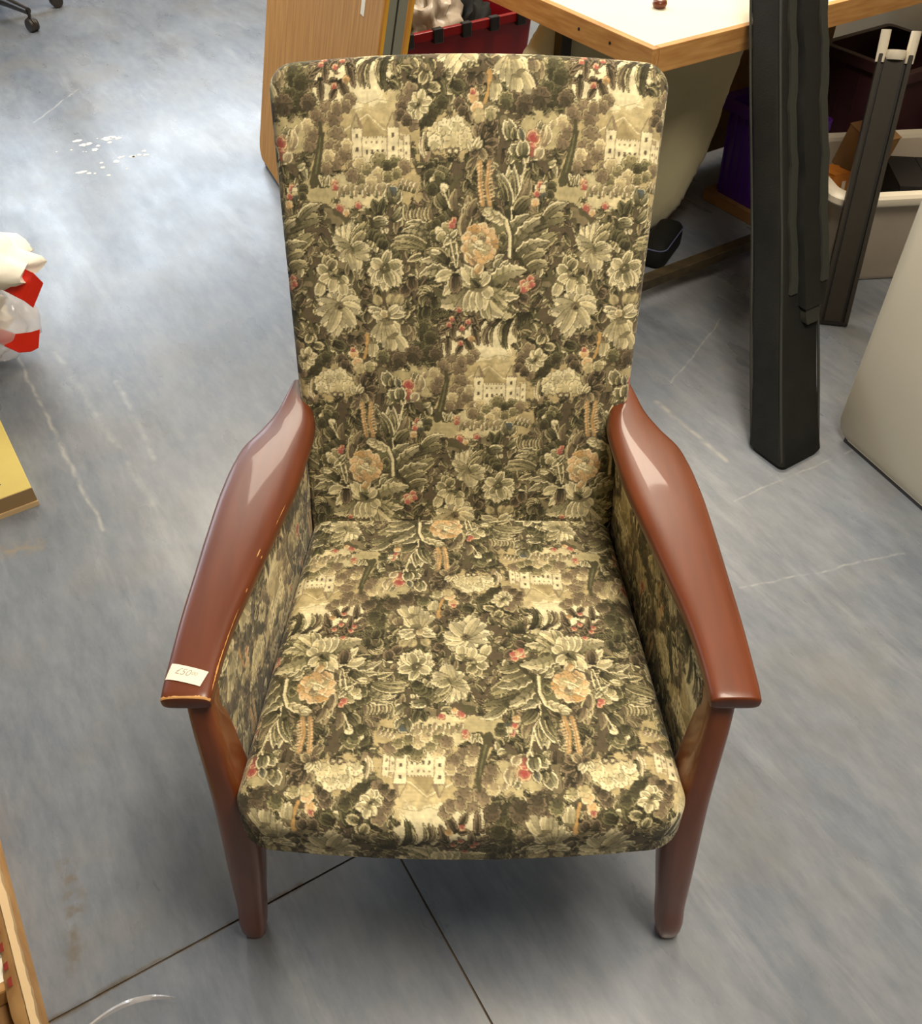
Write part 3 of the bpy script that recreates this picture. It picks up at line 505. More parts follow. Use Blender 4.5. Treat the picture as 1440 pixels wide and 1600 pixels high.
def draw_cloth():
    base = smooth_noise(24, 48, 7)
    cloth[:] = CL['n']*.9+CL['k']*.1
    cloth[base > .5] = CL['d']*.8+CL['g']*.2
    cloth[base > .66] = CL['b']*.6+CL['g']*.4
    r = np.random.default_rng(4)
    for k in range(1100):                              # the undergrowth everything else grows out of
        x, y = r.random()*340, r.random()*335; a = r.normal(-1.5, 1.3); L = 10+r.random()*12
        leaf('ogbdgnolbg'[int(r.random()*10)], x, y, x+L*math.cos(a), y+L*math.sin(a), 6+r.random()*4, (r.random()-.5)*6)
    for e in CLOTH:
        f = e[0]
        if f == 'W': wash(*e[1:])
        elif f == 'L': leaf(*e[1:])
        elif f == 'B': blob(*e[1:])
        elif f == 'R': rosette(*e[1:])
        elif f == 'N': line(*e[1:])
        elif f == 'P': poly(*e[1:])
        elif f == 'C': castle(*e[1:])
        elif f == 'O': rose(*e[1:])
    # weft threads: a faint alternation row by row
    cloth[:] *= (1+.12*(smooth_noise(110, 150, 21)-.5)+.14*(smooth_noise(34, 90, 22)-.5))[..., None]
    cloth[::2] *= .975
    np.clip(cloth, 0, 1, out=cloth)
    blur = (np.roll(cloth, 1, 1)+cloth*2+np.roll(cloth, -1, 1))/4; cloth[:] = blur
def cloth_at(fx, fy):                                 # metres -> colour (linear) and relief
    i = np.round(fx*1000*RES).astype(int) % NW; j = np.round(fy*1000*RES).astype(int) % NH
    c = cloth[j, i]
    return np.where(c <= .04045, c/12.92, ((c+.055)/1.055)**2.4), relief[j, i]
draw_cloth()

# ------------------------------------------------------------------ upholstery: a cloth grid wrapped over a rounded block
def steps(a, b, fine0, fine1, f, c):
    out = list(np.arange(fine0, fine1, f)); lo = list(np.arange(fine0-c, a, -c)); hi = list(np.arange(fine1, b, c))
    return np.array(lo[::-1]+out+hi+[b])
def wrap_cloth(name, xs, ys, core, rc, r, depth, post, fab, parent, relief_h=.0003):
    X, Y = np.meshgrid(xs, ys); x0, y0, x1, y1 = core
    cx = np.clip(X, x0+rc, x1-rc); cy = np.clip(Y, y0+rc, y1-rc); vx, vy = X-cx, Y-cy; dd = np.hypot(vx, vy)
    nx, ny = np.where(dd > 0, vx/np.maximum(dd, 1e-9), 0), np.where(dd > 0, vy/np.maximum(dd, 1e-9), 0)
    d = np.maximum(dd-rc, 0); lmax = r*math.pi/2+depth; out = d > lmax*1.02; d = np.minimum(d, lmax)
    qx = np.where(dd > rc, cx+nx*rc, X); qy = np.where(dd > rc, cy+ny*rc, Y)
    a = np.minimum(d/r, math.pi/2); D = r*(1-np.cos(a))+np.maximum(0, d-r*math.pi/2)
    col, rel = cloth_at(*fab(qx+nx*d, qy+ny*d))
    px = qx+nx*(r*np.sin(a)+rel*relief_h*np.sin(a)); py = qy+ny*(r*np.sin(a)+rel*relief_h*np.sin(a)); D = D-rel*relief_h*np.cos(a)
    P = post(px, py, D).reshape(-1, 3)
    ny_, nx_ = X.shape; idx = np.arange(ny_*nx_).reshape(ny_, nx_)
    keep = ~(out[:-1, :-1] & out[1:, :-1] & out[:-1, 1:] & out[1:, 1:])
    q = np.stack([idx[:-1, :-1], idx[:-1, 1:], idx[1:, 1:], idx[1:, :-1]], -1)[keep]
    n = P[q[len(q)//2]]; 
    me = bpy.data.meshes.new(name); me.vertices.add(len(P)); me.vertices.foreach_set('co', P.astype(np.float32).ravel())
    me.loops.add(q.size); me.loops.foreach_set('vertex_index', q.astype(np.int32).ravel())
    me.polygons.add(len(q)); me.polygons.foreach_set('loop_start', np.arange(0, q.size, 4, dtype=np.int32))
    me.polygons.foreach_set('use_smooth', np.ones(len(q), dtype=bool))
    me.update(calc_edges=True); me.validate()
    at = me.attributes.new('weave', 'FLOAT_COLOR', 'POINT'); C4 = np.ones((len(P), 4), np.float32); C4[:, :3] = col.reshape(-1, 3); at.data.foreach_set('color', C4.ravel())
    me.materials.append(M['cloth'])
    return linked(bpy.data.objects.new(name, me), parent)

# ------------------------------------------------------------------ the armchair
CH = Vector((0, .86, 0))
chair = thing('armchair', 'high-backed armchair in floral tapestry with reddish brown wooden arms and legs', 'armchair', CH)
c0 = np.array(CH)
BO = np.array([0, 1.043, .40]); BD = np.array([0, .219, .63]); BD = BD/np.linalg.norm(BD); BN = np.array([0, -BD[2], BD[1]])
def back_post(x, s, D):
    t = np.clip(s/.65, -.1, 1.1); w = .244+.022*t; X = x*w/.25+.0020+.0085*t
    s2 = s+.014*(1-(x/.25)**2)*np.clip(t, 0, 1)**3
    bul = (.010*np.sin(np.clip(t, 0, 1)*math.pi)+.006)*(1-(x/.25)**2)
    return np.array([X*0, X*0, X*0]).transpose(1, 2, 0)+BO-c0+s2[..., None]*BD+(bul-D)[..., None]*BN+np.stack([X, X*0, X*0], -1)
def back_fab(x, s):
    w = .244+.022*np.clip(s/.65, -.1, 1.1); return x*w/.25+.007-.0253, s-.4358
wrap_cloth('back_cushion', steps(-.335, .335, -.262, .262, .00115, .004), steps(-.14, .74, -.012, .672, .00115, .004), (-.232, -.06, .232, .646), .014, .018, .05, back_post, back_fab, chair)
SO = np.array([0, 1.043, .40]); SD = np.array([0, -.529, .03]); SD = SD/np.linalg.norm(SD); SN = np.array([0, .0566, .9984])
def seat_post(x, s, D):
    t = np.clip(s/.53, -.1, 1.05); w = .240+.041*t; X = x*w/.25
    s2 = s+.020*(1-(x/.25)**2)*np.clip(t, 0, 1)**4
    bul = .016*(1-(x/.25)**2)*np.sin(np.clip(t*.9+.1, 0, 1)*math.pi)**.8
    return SO-c0+s2[..., None]*SD+(bul-D)[..., None]*SN+np.stack([X, X*0, X*0], -1)
def seat_fab(x, s):
    w = .240+.041*np.clip(s/.53, -.1, 1.05); return -(x*w/.25+.0235), (s-.0257)*1.08
wrap_cloth('seat_cushion', steps(-.34, .34, -.272, .272, .00115, .004), steps(-.12, .63, -.004, .572, .00115, .004), (-.222, -.03, .222, .490), .014, .030, .045, seat_post, seat_fab, chair)
for sgn in (-1, 1):
    def pan_post(a, z, D, sgn=sgn):
        xin = .291-(a-.575)*.098
        a2 = a+(z-.56)*.22*np.clip((.9-a)/.3, 0, 1)
        return np.stack([sgn*(xin+D*.45), a2, z], -1)-c0
    def pan_fab(a, z, sgn=sgn): return (a*sgn*1.0+(.05 if sgn > 0 else .2), z+.02)
    wrap_cloth('side_panel', steps(.56, 1.13, .606, 1.075, .0014, .005), steps(.30, .60, .362, .562, .0014, .005), (.624, .335, 1.075, .543), .022, .014, .03, pan_post, pan_fab, chair)
# hidden frame of the chair
def chair_part(name, bm, m, parent=None, **kw):
    o = obj(name, bm, m, parent or chair, **kw)
    if not parent: o.data.transform(Matrix.Translation(-CH))
    return o
bm = bmesh.new(); box(bm, -.232, .56, .33, .232, 1.10, .362, .004); chair_part('seat_base', bm, M['gap'])
bm = bmesh.new()
b2 = bmesh.new(); box(b2, -.215, -.02, 0, .215, .60, .012, .005)
rot = Matrix(((1, 0, 0, .007), (0, BD[1], BN[1], BO[1]-BN[1]*.066), (0, BD[2], BN[2], BO[2]-BN[2]*.066), (0, 0, 0, 1)))
bmesh.ops.transform(b2, matrix=rot, verts=b2.verts); join(bm, b2)
chair_part('back_panel', bm, M['gap'])
for sgn in (-1, 1):
    bm = bmesh.new(); box(bm, sgn*.252-.012, .62, .325, sgn*.252+.012, 1.12, .358, .004); chair_part('side_rail', bm, M['gap'])  # dark colour puts the shade of the seat gap onto the rail
bm = bmesh.new(); box(bm, -.26, 1.09, .34, .26, 1.115, .39, .004); chair_part('rear_rail', bm, M['leg_wood'])
# wooden arms
YS = [.587, .60, .64, .708, .77, .85, .936, .996, 1.03, 1.068, 1.106, 1.138, 1.166]
XI = [.284, .2835, .282, .275, .263, .2475, .231, .2235, .2205, .2195, .226, .236, .246]
XO = [.342, .343, .3435, .3435, .342, .340, .336, .329, .3215, .300, .281, .271, .262]
ZT = [.578, .579, .580, .581, .582, .583, .583, .583, .583, .584, .586, .589, .592]
TH = [.020, .022, .023, .025, .027, .028, .028, .028, .029, .031, .032, .030, .026]
RO = [0, 0, 0, 0, 1, 2, 3, 5, 7, 9, 9, 8, 6]
def smooth_interp(t, xs, ys):
    xs, ys = np.array(xs), np.array(ys); m = np.gradient(ys, xs); i = min(max(np.searchsorted(xs, t)-1, 0), len(xs)-2)
    h = xs[i+1]-xs[i]; u = (t-xs[i])/h
    return float((2*u**3-3*u**2+1)*ys[i]+(u**3-2*u**2+u)*h*m[i]+(-2*u**3+3*u**2)*ys[i+1]+(u**3-u**2)*h*m[i+1])
def arm_point(sgn, y, phi, off=0.0, cap=1.0):
    xi, xo, zt, th, ro = (smooth_interp(y, YS, q) for q in (XI, XO, ZT, TH, RO))
    w = xo-xi; c, s = math.cos(phi), math.sin(phi)
    ex = math.copysign(abs(c)**.42, c)*(w/2*cap+off); ez = math.copysign(abs(s)**.62, s)*(th/2*(.55+.45*cap)+off)
    ez += .002*(1-min(1, (ex/(w/2))**2))*(1 if s > 0 else 0)
    a = R(ro); X, Z = ex*math.cos(a)+ez*math.sin(a), -ex*math.sin(a)+ez*math.cos(a)
    return Vector((sgn*((xi+xo)/2+X), y, zt-th/2+Z))-CH
N_RING = 40
def arm_patch(sgn, y0, y1, p0, p1, ny, seed, amp, cap=None):
    rr = random.Random(seed); bm = bmesh.new(); rows = []
    for i in range(ny+1):
        y = y0+(y1-y0)*i/ny; f = abs(math.sin(math.pi*i/ny))**.5*(1-amp*rr.random()); mid = (p0+p1)/2+(p1-p0)*.18*(rr.random()-.5)
        rows.append([arm_point(sgn, y, mid+(p1-p0)*(k/4-.5)*f, .0005) for k in range(5)])
    return loft(bm, rows, False, False)
for sgn in (-1, 1):
    ys = list(np.linspace(.5895, 1.164, 70)); rings = []
    for k, cp in ((0, .86), (1, .95), (2, .985)):
        rings.append([arm_point(sgn, (.587, .5877, .5886)[k], 2*math.pi*i/N_RING, -.0035 if k == 0 else (-.0012 if k == 1 else -.0004), cp if k == 0 else 1) for i in range(N_RING)])
    rings += [[arm_point(sgn, y, 2*math.pi*i/N_RING) for i in range(N_RING)] for y in ys]
    rings.append([arm_point(sgn, 1.166, 2*math.pi*i/N_RING, -.005) for i in range(N_RING)])
    arm = obj('arm', loft(bmesh.new(), rings), M['cherry'], chair, 40, label='reddish brown wooden arm with chipped varnish and a price sticker' if sgn < 0 else 'reddish brown wooden arm')
    # stained wood worn through to bare timber along the edges
    if sgn < 0:
        PI = math.pi
        for y0, y1, p0, p1, n, sd, am in ((.600, .66, PI-.62, PI-.40, 30, 1, .6), (.64, .72, PI-.52, PI-.38, 30, 2, .8), (.63, .80, .34, .46, 80, 4, .9), (.60, .64, .34, .46, 20, 7, .7), (.69, .74, .40, .58, 20, 3, .8), (.80, .85, .38, .46, 30, 5, .95), (.80, .815, PI-.9, PI-.8, 6, 6, .6), (.745, .752, PI-.55, PI-.42, 4, 10, .5), (.80, .806, PI-.55, PI-.43, 4, 11, .5), (.86, .90, PI-.52, PI-.46, 10, 8, .9)):
            obj('chipped_edge', arm_patch(sgn, y0, y1, p0, p1, n, sd, am), M['bare'], arm)
        bm = bmesh.new(); rr = random.Random(9); rows = []
        for i in range(60):
            ph = .35+(math.pi-.7)*i/59; f = .0028*(rr.random()*.8+.2)*(.4+.6*abs(math.sin(i*.13)))*(0 if 17 < i < 22 else 1)+.0002
            rows.append([arm_point(sgn, .5876, ph, -.0006), arm_point(sgn, .5890, ph, .0004), arm_point(sgn, .5890+f, ph, .0005)])
        obj('chipped_edge', loft(bm, rows, False, False), M['bare'], arm)
# legs: rounded rectangular sections, swelling at the seat
def leg_sections(bm, secs, n=5, rr=.35):
    rings = []
    for (z, x0, x1, y0, y1) in secs:
        r = min(abs(x1-x0), abs(y1-y0))*rr; rings.append([Vector((px, py, z)) for px, py in round_rect(min(x0, x1), y0, max(x0, x1), y1, r, n)])
    return loft(bm, rings)
FL = [(0.0, .302, .331, .538, .570), (.004, .301, .332, .537, .571), (.10, .289, .330, .540, .590), (.22, .275, .325, .547, .608), (.30, .270, .321, .553, .618), (.38, .274, .318, .562, .626), (.45, .280, .318, .572, .630), (.52, .286, .3195, .585, .634), (.562, .287, .3205, .596, .636)]
RL = [(0.0, .225, .255, 1.30, 1.335), (.12, .222, .256, 1.255, 1.30), (.25, .220, .258, 1.19, 1.25), (.36, .222, .260, 1.115, 1.19), (.45, .230, .262, 1.11, 1.165), (.53, .238, .260, 1.13, 1.175), (.565, .240, .258, 1.135, 1.160)]
def dense(secs, m=5):
    zs = [s[0] for s in secs]; out = []
    for a, b_ in zip(zs, zs[1:]):
        for k in range(m):
            z = a+(b_-a)*k/m; out.append((z,)+tuple(smooth_interp(z, zs, [s[j] for s in secs]) for j in range(1, 5)))
    return out+[secs[-1]]
for secs in (FL, RL):
    for sgn in (-1, 1):
        chair_part('leg', leg_sections(bmesh.new(), [(z, sgn*a, sgn*b_, c, d) for z, a, b_, c, d in dense(secs)]), M['leg_wood'], smooth=50)
# price sticker on the arm
def arm_top(sgn, x, y):
    xi, xo, zt, th = (smooth_interp(y, YS, q) for q in (XI, XO, ZT, TH)); u = min(1, abs(abs(x)-(xi+xo)/2)/((xo-xi)/2))
    return zt-th/2+th/2*max(0, 1-u**(2/.42))**(.31)+.002*(1-u*u)
def text_mesh(txt, size, align='LEFT'):
    cu = bpy.data.curves.new('txt', 'FONT'); cu.body = txt; cu.size = size; cu.align_x = align; cu.resolution_u = 3
    o = bpy.data.objects.new('txt', cu); COL.objects.link(o); dg = bpy.context.evaluated_depsgraph_get()
    me = bpy.data.meshes.new_from_object(o.evaluated_get(dg)); bpy.data.objects.remove(o); bpy.data.curves.remove(cu); return me
st = [Vector((-.3365, .6345, 0)), Vector((-.2915, .6225, 0)), Vector((-.2975, .6025, 0)), Vector((-.3405, .6135, 0))]     # tl, tr, br, bl
sticker = thing('price_sticker', 'small white paper price sticker on the arm of the armchair', 'sticker', (-.317, .618, arm_top(-1, -.317, .618)))
so = Vector(sticker.location); bm = bmesh.new(); rows = []
for i in range(9):
    r_ = []
    for j in range(13):
        p = st[0].lerp(st[1], j/12).lerp(st[3].lerp(st[2], j/12), i/8); r_.append(Vector((p.x, p.y, arm_top(-1, p.x, p.y)+.0011))-so)
    rows.append(r_)
loft(bm, rows, False, False); obj('paper', bm, M['paper'], sticker)
for txt, size, off in (('£50', .0125, (.013, -.0125)), ('00', .007, (.033, -.0098))):
    me = text_mesh(txt, size); me.materials.append(M['ink']); o = bpy.data.objects.new('handwriting', me)
    dx = (st[1]-st[0]).normalized(); dy = Vector((-dx.y, dx.x, 0))
    for v in me.vertices:
        p = st[0]+dx*(off[0]+v.co.x+.25*v.co.y-.004)+dy*(off[1]+v.co.y); v.co = Vector((p.x, p.y, arm_top(-1, p.x, p.y)+.0014))-so
    linked(o, sticker)

# ------------------------------------------------------------------ pine workbench
TB = Vector((.440, 2.240, 0))
bench = thing('workbench', 'workbench with white top and pine edge boards on black metal legs', 'workbench', TB, ROOM)
TL, TV, ZB, ZTB = 1.5, 1.05, .664, .722
obj('worktop', box(bmesh.new(), .021, .021, .69, TL-.021, TV-.021, ZTB-.002), M['white_top'], bench)
obj('edge_board', box(bmesh.new(), .022, 0, ZB, TL, .020, ZTB, .0015), M['pine'], bench)
lb = obj('edge_board', box(bmesh.new(), 0, 0, ZB, .020, TV, ZTB, .0015), M['pine_side'], bench)
obj('edge_board', box(bmesh.new(), .022, TV-.02, ZB, TL, TV, ZTB, .0015), M['pine'], bench)
obj('edge_board', box(bmesh.new(), TL, 0, ZB, TL+.02, TV, ZTB, .0015), M['pine_side'], bench)
for v in (.10, .22):
    bm = bmesh.new(); lathe(bm, [(.004, 0), (.004, .0012), (.0015, .0016)], 10, Matrix.Translation((-.0002, v+.05, .695)) @ Matrix.Rotation(-math.pi/2, 4, 'Y')); obj('screw', bm, M['black_metal'], lb)
for (u, v) in ((.03, .0), (.08, .41), (1.055, .37), (1.43, .0)):
    bm = bmesh.new(); box(bm, u, v+.022, .02, u+.035, v+.057, ZB-.001, .003); lg = obj('leg', bm, M['black_metal'], bench)
    bm = bmesh.new(); lathe(bm, [(.02, 0), (.024, .004), (.024, .014), (.014, .022)], 16, Matrix.Translation((u+.0175, v+.0395, 0))); obj('foot', bm, M['caster'], lg)
obj('back_panel', box(bmesh.new(), .22, .62, .03, TL-.02, .636, ZB), M['card_dark'], bench)  # panel added under the bench to block window light from behind
obj('stretcher', box(bmesh.new(), .03, .005, .055, 1.43, .042, .085, .002), M['bar_metal'], bench)
kn = uv(1.598+.47-.255, 1.638+.24-.0, ZTB-.0015)
kp = Vector((.50, 2.545, ZTB-.002))
bm = bmesh.new(); lathe(bm, [(.010, 0), (.016, .003), (.019, .010), (.017, .017), (.009, .021)], 24); 
obj('wooden_knob', bm, M['cherry'], None, 50, label='small dark brown round knob lying on the white workbench top', cat='knob').location = kp

# ------------------------------------------------------------------ black padded case leaning on the bench
bag = thing('instrument_case', 'tall black nylon carry case leaning against the workbench', 'case', (.779, 1.672, 0))
A_ = uv(1, 0); B_ = uv(0, 1); AX = Vector((-.012, .70, .745))
def bag_ring(t, hu, hv, lift=0):
    c = AX*t; out = []
    for px, py in round_rect(-hu, -hv, hu, hv, .014, 5): out.append(c+A_*px+B_*py)
    return out
rings = []
for k in range(41):
    t = 1.28*k/40; w = 1+.035*math.sin(t*9)+.02*math.sin(t*23+1)
    fl = .006*math.exp(-t*14); hu, hv = .064*w+fl, .049*(1+.04*math.sin(t*11+2))+fl
    if k == 0: hu, hv = hu-.010, hv-.010
    rings.append(bag_ring(t if k else 0, hu, hv))
rings[1] = bag_ring(.014, .070, .055); rings[0] = [Vector((p.x, p.y, .0)) for p in rings[0]]
obj('case_body', loft(bmesh.new(), rings), M['nylon'], bag, 45)
def strip(u0, u1, v0, v1, t0, t1, n=24, wob=.003, taper=0):
    rr = []
    for k in range(n+1):
        t = t0+(t1-t0)*k/n; c = AX*t; o_ = wob*math.sin(k*.9)+wob*.6*math.sin(k*2.3); s_ = 1-(taper if k == 0 else 0)
        um, hu = (u0+u1)/2, (u1-u0)/2*s_
        rr.append([c+A_*(um-hu+o_)+B_*v0, c+A_*(um+hu+o_)+B_*v0, c+A_*(um+hu+o_)+B_*v1, c+A_*(um-hu+o_)+B_*v1])
    return loft(bmesh.new(), rr)
obj('pocket_flap', strip(-.012, .058, -.074, -.046, .365, 1.25, 26, .003, .12), M['nylon'], bag, 40)
obj('pocket_tip', strip(.0, .045, -.067, -.046, .325, .372, 5, .001, .2), M['nylon_trim'], bag, 40)
obj('webbing_strap', strip(-.040, -.018, -.057, -.049, .40, 1.25, 26, .003), M['nylon_trim'], bag, 40)
obj('webbing_strap', strip(.040, .062, -.080, -.072, .42, 1.25, 26, .003), M['nylon_trim'], bag, 40)
for su, sv in ((-.064, -.049), (.064, -.049), (-.064, .049)):
    pts = [AX*(.02+1.2*k/24)+A_*(su*(1+.035*math.sin((.02+1.2*k/24)*9)))*.97+B_*(sv*.97) for k in range(25)]
    obj('piping', tube(bmesh.new(), pts, .0035, 6), M['nylon_trim'], bag, 60)

# ------------------------------------------------------------------ black profile with white end fitting, leaning under the bench edge
p0 = Vector((1.045, 2.215, 0)); p1 = Vector((1.092, 2.452, .640)); ax = (p1-p0).normalized(); side = Vector((.96, -.20, 0)); side = (side-ax*side.dot(ax)).normalized(); nor = side.cross(ax).normalized()
if nor.y > 0: nor = -nor
prof = thing('banner_rail', 'long black channelled rail with white plastic end fitting leaning on the workbench', 'rail', p0)
def rail(name, s0, s1, d0, d1, m, t0=0.012, t1=1.0, sm=None):
    bm = bmesh.new(); Lr = (p1-p0).length; rr = []
    for t in (t0*Lr, t1*Lr): rr.append([ax*t+side*s+nor*d for s, d in ((s0, d0), (s1, d0), (s1, d1), (s0, d1))])
    loft(bm, rr); bmesh.ops.bevel(bm, geom=bm.edges[:], offset=.0012, segments=2, affect='EDGES'); return obj(name, bm, m, prof)
rail('channel_back', -.040, .040, -.012, 0, M['alu_groove']); rail('face_strip', -.024, .022, .0, .007, M['alu_black'])
rail('edge_rail', -.041, -.032, .0, .014, M['alu_black']); rail('edge_rail', .030, .041, .0, .014, M['alu_black'])
rail('end_cap', -.041, .041, -.013, .012, M['black_plastic'], .0, .014)
obj('end_plug', tube(bmesh.new(), [ax*.672, ax*.680, ax*.694], [.022, .026, .024], 18), M['cap_white'], prof, 50)
for s in (-.034, .036): obj('end_prong', tube(bmesh.new(), [ax*.665+side*s, ax*.705+side*s, ax*.738+side*s*1.02], [.011, .012, .012], 12), M['cap_white'], prof, 50)

# ------------------------------------------------------------------ storage tub with its contents
tubp = Vector((1.255, 2.60, 0))
tb = thing('storage_tub', 'frosted clear plastic storage tub standing under the workbench', 'storage box', tubp, R(6))
def tub_ring(hx, hy, z, r): return [Vector((x, y, z)) for x, y in round_rect(-hx, -hy, hx, hy, r, 6)]
bm = bmesh.new(); loft(bm, [tub_ring(.19, .145, .004, .05), tub_ring(.20, .155, .02, .05), tub_ring(.232, .185, .285, .05), tub_ring(.226, .179, .285, .05), tub_ring(.195, .150, .024, .05), tub_ring(.185, .14, .012, .05)]); obj('tub_wall', bm, M['frost'], tb, 40)
bm = bmesh.new(); loft(bm, [tub_ring(.228, .181, .268, .05), tub_ring(.256, .209, .268, .06), tub_ring(.262, .215, .276, .06), tub_ring(.262, .215, .292, .06), tub_ring(.255, .208, .299, .06), tub_ring(.226, .179, .297, .05), tub_ring(.226, .179, .27, .05)], False); obj('rim', bm, M['cap_white'], tb, 40)
obj('handle_tab', box(bmesh.new(), -.155, -.190, .17, -.125, -.170, .19, .004), M['frost'], tb)
def carton(name, label, x, y, z, sx, sy, sz, rz, m, tilt=0.0, parts=None, ry=0.0):
    t = thing(name, label, 'box', (x, y, z), rz); t.rotation_euler = (tilt, ry, rz)
    obj('carton_body', box(bmesh.new(), -sx/2, -sy/2, 0, sx/2, sy/2, sz, .003), m, t)
    obj('lid_flap', box(bmesh.new(), -sx/2-.001, -sy/2-.001, sz, 0-.001, sy/2+.001, sz+.002), m, t); obj('lid_flap', box(bmesh.new(), .001, -sy/2-.001, sz, sx/2+.001, sy/2+.001, sz+.002), m, t)
    for f in parts or []: obj(f[0], box(bmesh.new(), *f[1]), f[2], t)
    return t
carton('brown_carton', 'plain brown cardboard carton in the storage tub', 1.185, 2.69, .235, .11, .10, .13, R(25), M['card_dark'], R(14))
carton('orange_carton', 'small orange carton with a white stripe in the storage tub', 1.085, 2.55, .19, .055, .05, .095, R(20), M['orange'], R(-8), [('white_stripe', (.002, -.0265, .01, .014, -.0255, .075), M['paper']), ('red_stripe', (-.022, -.0265, .01, -.008, -.0255, .06), M['red_strip'])])
carton('orange_carton', 'ochre carton lying behind the orange one in the storage tub', 1.085, 2.645, .20, .055, .05, .06, R(-30), M['orange'], R(10))
carton('black_carton', 'black box filling the far end of the storage tub', 1.345, 2.60, .03, .17, .20, .235, R(-6), M['black_plastic'])
# dark crates further under the bench
def crate(name, label, loc, rz, L_, W_, H_, m, ribs=8, lip=.018):
    t = thing(name, label, 'crate', loc, rz); th = .006; f = .92
    def ring(e, z): return [Vector((x, y, z)) for x, y in round_rect(-e*L_/2, -e*W_/2, e*L_/2, e*W_/2, .02, 4)]
    bm = bmesh.new(); loft(bm, [ring(f, .0), ring(1, H_-.02), ring(.975, H_-.02), ring(f*.97, .01)]); obj('shell', bm, m, t, 40)
    bm = bmesh.new(); o_ = 1+lip*2/L_; loft(bm, [ring(.98, H_-.03), ring(o_, H_-.03), ring(o_, H_-.002), ring(o_*.99, H_), ring(.975, H_), ring(.975, H_-.03)], False); obj('rim', bm, m, t, 40)
    for k in range(ribs):
        y = -W_/2*.86+W_*.86*k/(ribs-1); a = f+(1-f)*.04; b_ = f+(1-f)*.93
        for sx in (-1, 1):
            bm = bmesh.new(); rr = [[Vector((sx*(e*L_/2-.002), y*e-.004, z)), Vector((sx*(e*L_/2+.006), y*e-.003, z)), Vector((sx*(e*L_/2+.006), y*e+.003, z)), Vector((sx*(e*L_/2-.002), y*e+.004, z))] for e, z in ((a, .012), (b_, H_-.032))]
            loft(bm, rr); obj('rib', bm, m, t)
    return t
carton('flat_carton', 'flat brown cardboard box under the purple crate', 0.969, 2.891, 0, .16, .30, .036, ROOM, M['card_dark'])
crate('purple_crate', 'purple ribbed plastic crate on a flat cardboard box under the workbench', (.969, 2.891, .0385), ROOM, .13, .26, .30, M['purple'])
crate('maroon_crate', 'dark maroon plastic crate behind the storage tub', (1.36, 3.05, 0), ROOM, .30, .30, .46, M['maroon'], 5)
crate('maroon_crate', 'low dark maroon plastic crate beside the storage tub', (1.70, 2.90, 0), ROOM, .24, .30, .36, M['maroon'], 5)

# ------------------------------------------------------------------ fleece pad slumped under the bench
PX = [(.235, .655), (.50, .655), (.80, .645), (.795, .58), (.782, .50), (.765, .42), (.752, .34), (.735, .27), (.712, .20), (.695, .14), (.675, .09), (.645, .045), (.60, .008), (.50, .004), (.38, .03), (.30, .08), (.24, .20), (.19, .34), (.16, .46), (.172, .55), (.20, .60)]
def pad():
    rr = random.Random(2); pts = []
    n = len(PX)
    for i in range(n):
        for k in range(6):
            a, b_ = Vector(PX[i]), Vector(PX[(i+1) % n]); p = a.lerp(b_, k/6); pts.append((p.x+.004*(rr.random()-.5), max(.002, p.y+.004*(rr.random()-.5))))
    b2 = bmesh.new(); cx, cz = .48, .36; rings = []
    for s_, d in ((.05, -.050), (.5, -.052), (.80, -.048), (.93, -.038), (.985, -.020), (1, 0), (.985, .02), (.93, .036), (.5, .045), (.05, .045)):
        rings.append([Vector((cx+(x-cx)*s_, 2.735+d+.012*math.sin(x*14+z*5)*s_, max(.0015, cz+(z-cz)*s_))) for x, z in pts])
    loft(b2, rings); return b2
pd = obj('fleece_pad', pad(), M['cream_pad'], None, 60, label='large cream fleece pad standing on edge under the workbench', cat='pad')

# black pouch on the floor below the pad
pt = thing('zip_pouch', 'small black pouch with pale piping on the floor under the workbench', 'pouch', (.620, 2.600, 0), R(62))
bm = bmesh.new(); rings = [[Vector((x*e, y*e, z)) for x, y in round_rect(-.10, -.04, .10, .04, .028, 5)] for e, z in ((.85, 0), (.97, .012), (1, .04), (.97, .065), (.85, .078), (.5, .085))]; loft(bm, rings); obj('pouch_body', bm, M['nylon'], pt, 60)
obj('piping', tube(bmesh.new(), [Vector((x*.985, y*.985, .064)) for x, y in round_rect(-.10, -.04, .10, .04, .028, 5)]+[Vector((.0985, 0, .064))], .0022, 6), M['maroon_print'], pt, 60)

# ------------------------------------------------------------------ folded oak tabletop standing on its edge
brd = thing('folded_tabletop', 'folded oak laminate tabletop with yellow edge strips standing on its edge', 'tabletop', (-.735, 3.285, .0), R(-66.5)); brd.rotation_euler = (R(-12), 0, R(-66.5))
BL, BH = 1.01, 1.02
def leaf_board(name, y0, y1, m, inset=0):
    b2 = bmesh.new(); prism(b2, round_rect(inset, .018+inset, BL-inset, BH-inset, .05, 6), y0, y1, .0015, 1); bmesh.ops.transform(b2, matrix=Matrix(((1, 0, 0, 0), (0, 0, 1, 0), (0, 1, 0, 0), (0, 0, 0, 1))), verts=b2.verts)
    return obj(name, b2, m, brd)
leaf_board('leaf_face', -.002, .004, M['oak']); leaf_board('yellow_strip', .004, .012, M['lip'], -.001); leaf_board('backing', .012, .032, M['grey_edge']); leaf_board('hinge_gap_shade', .032, .037, M['gap'], .006)  # gap between the leaves: a solid dark sheet in place of shade
leaf_board('backing', .037, .060, M['grey_edge']); leaf_board('backing', .060, .070, M['oak']); leaf_board('yellow_strip', .070, .077, M['lip'], -.001)
obj('shadow_strip', box(bmesh.new(), .06, .004, .004, BL-.06, .07, .02, .002), M['foot_shade'], brd)  # dark strip in place of the shadow under the tabletop
obj('barcode_label', box(bmesh.new(), BL-.145, -.0035, .72, BL-.12, -.0022, .775), M['paper'], brd)

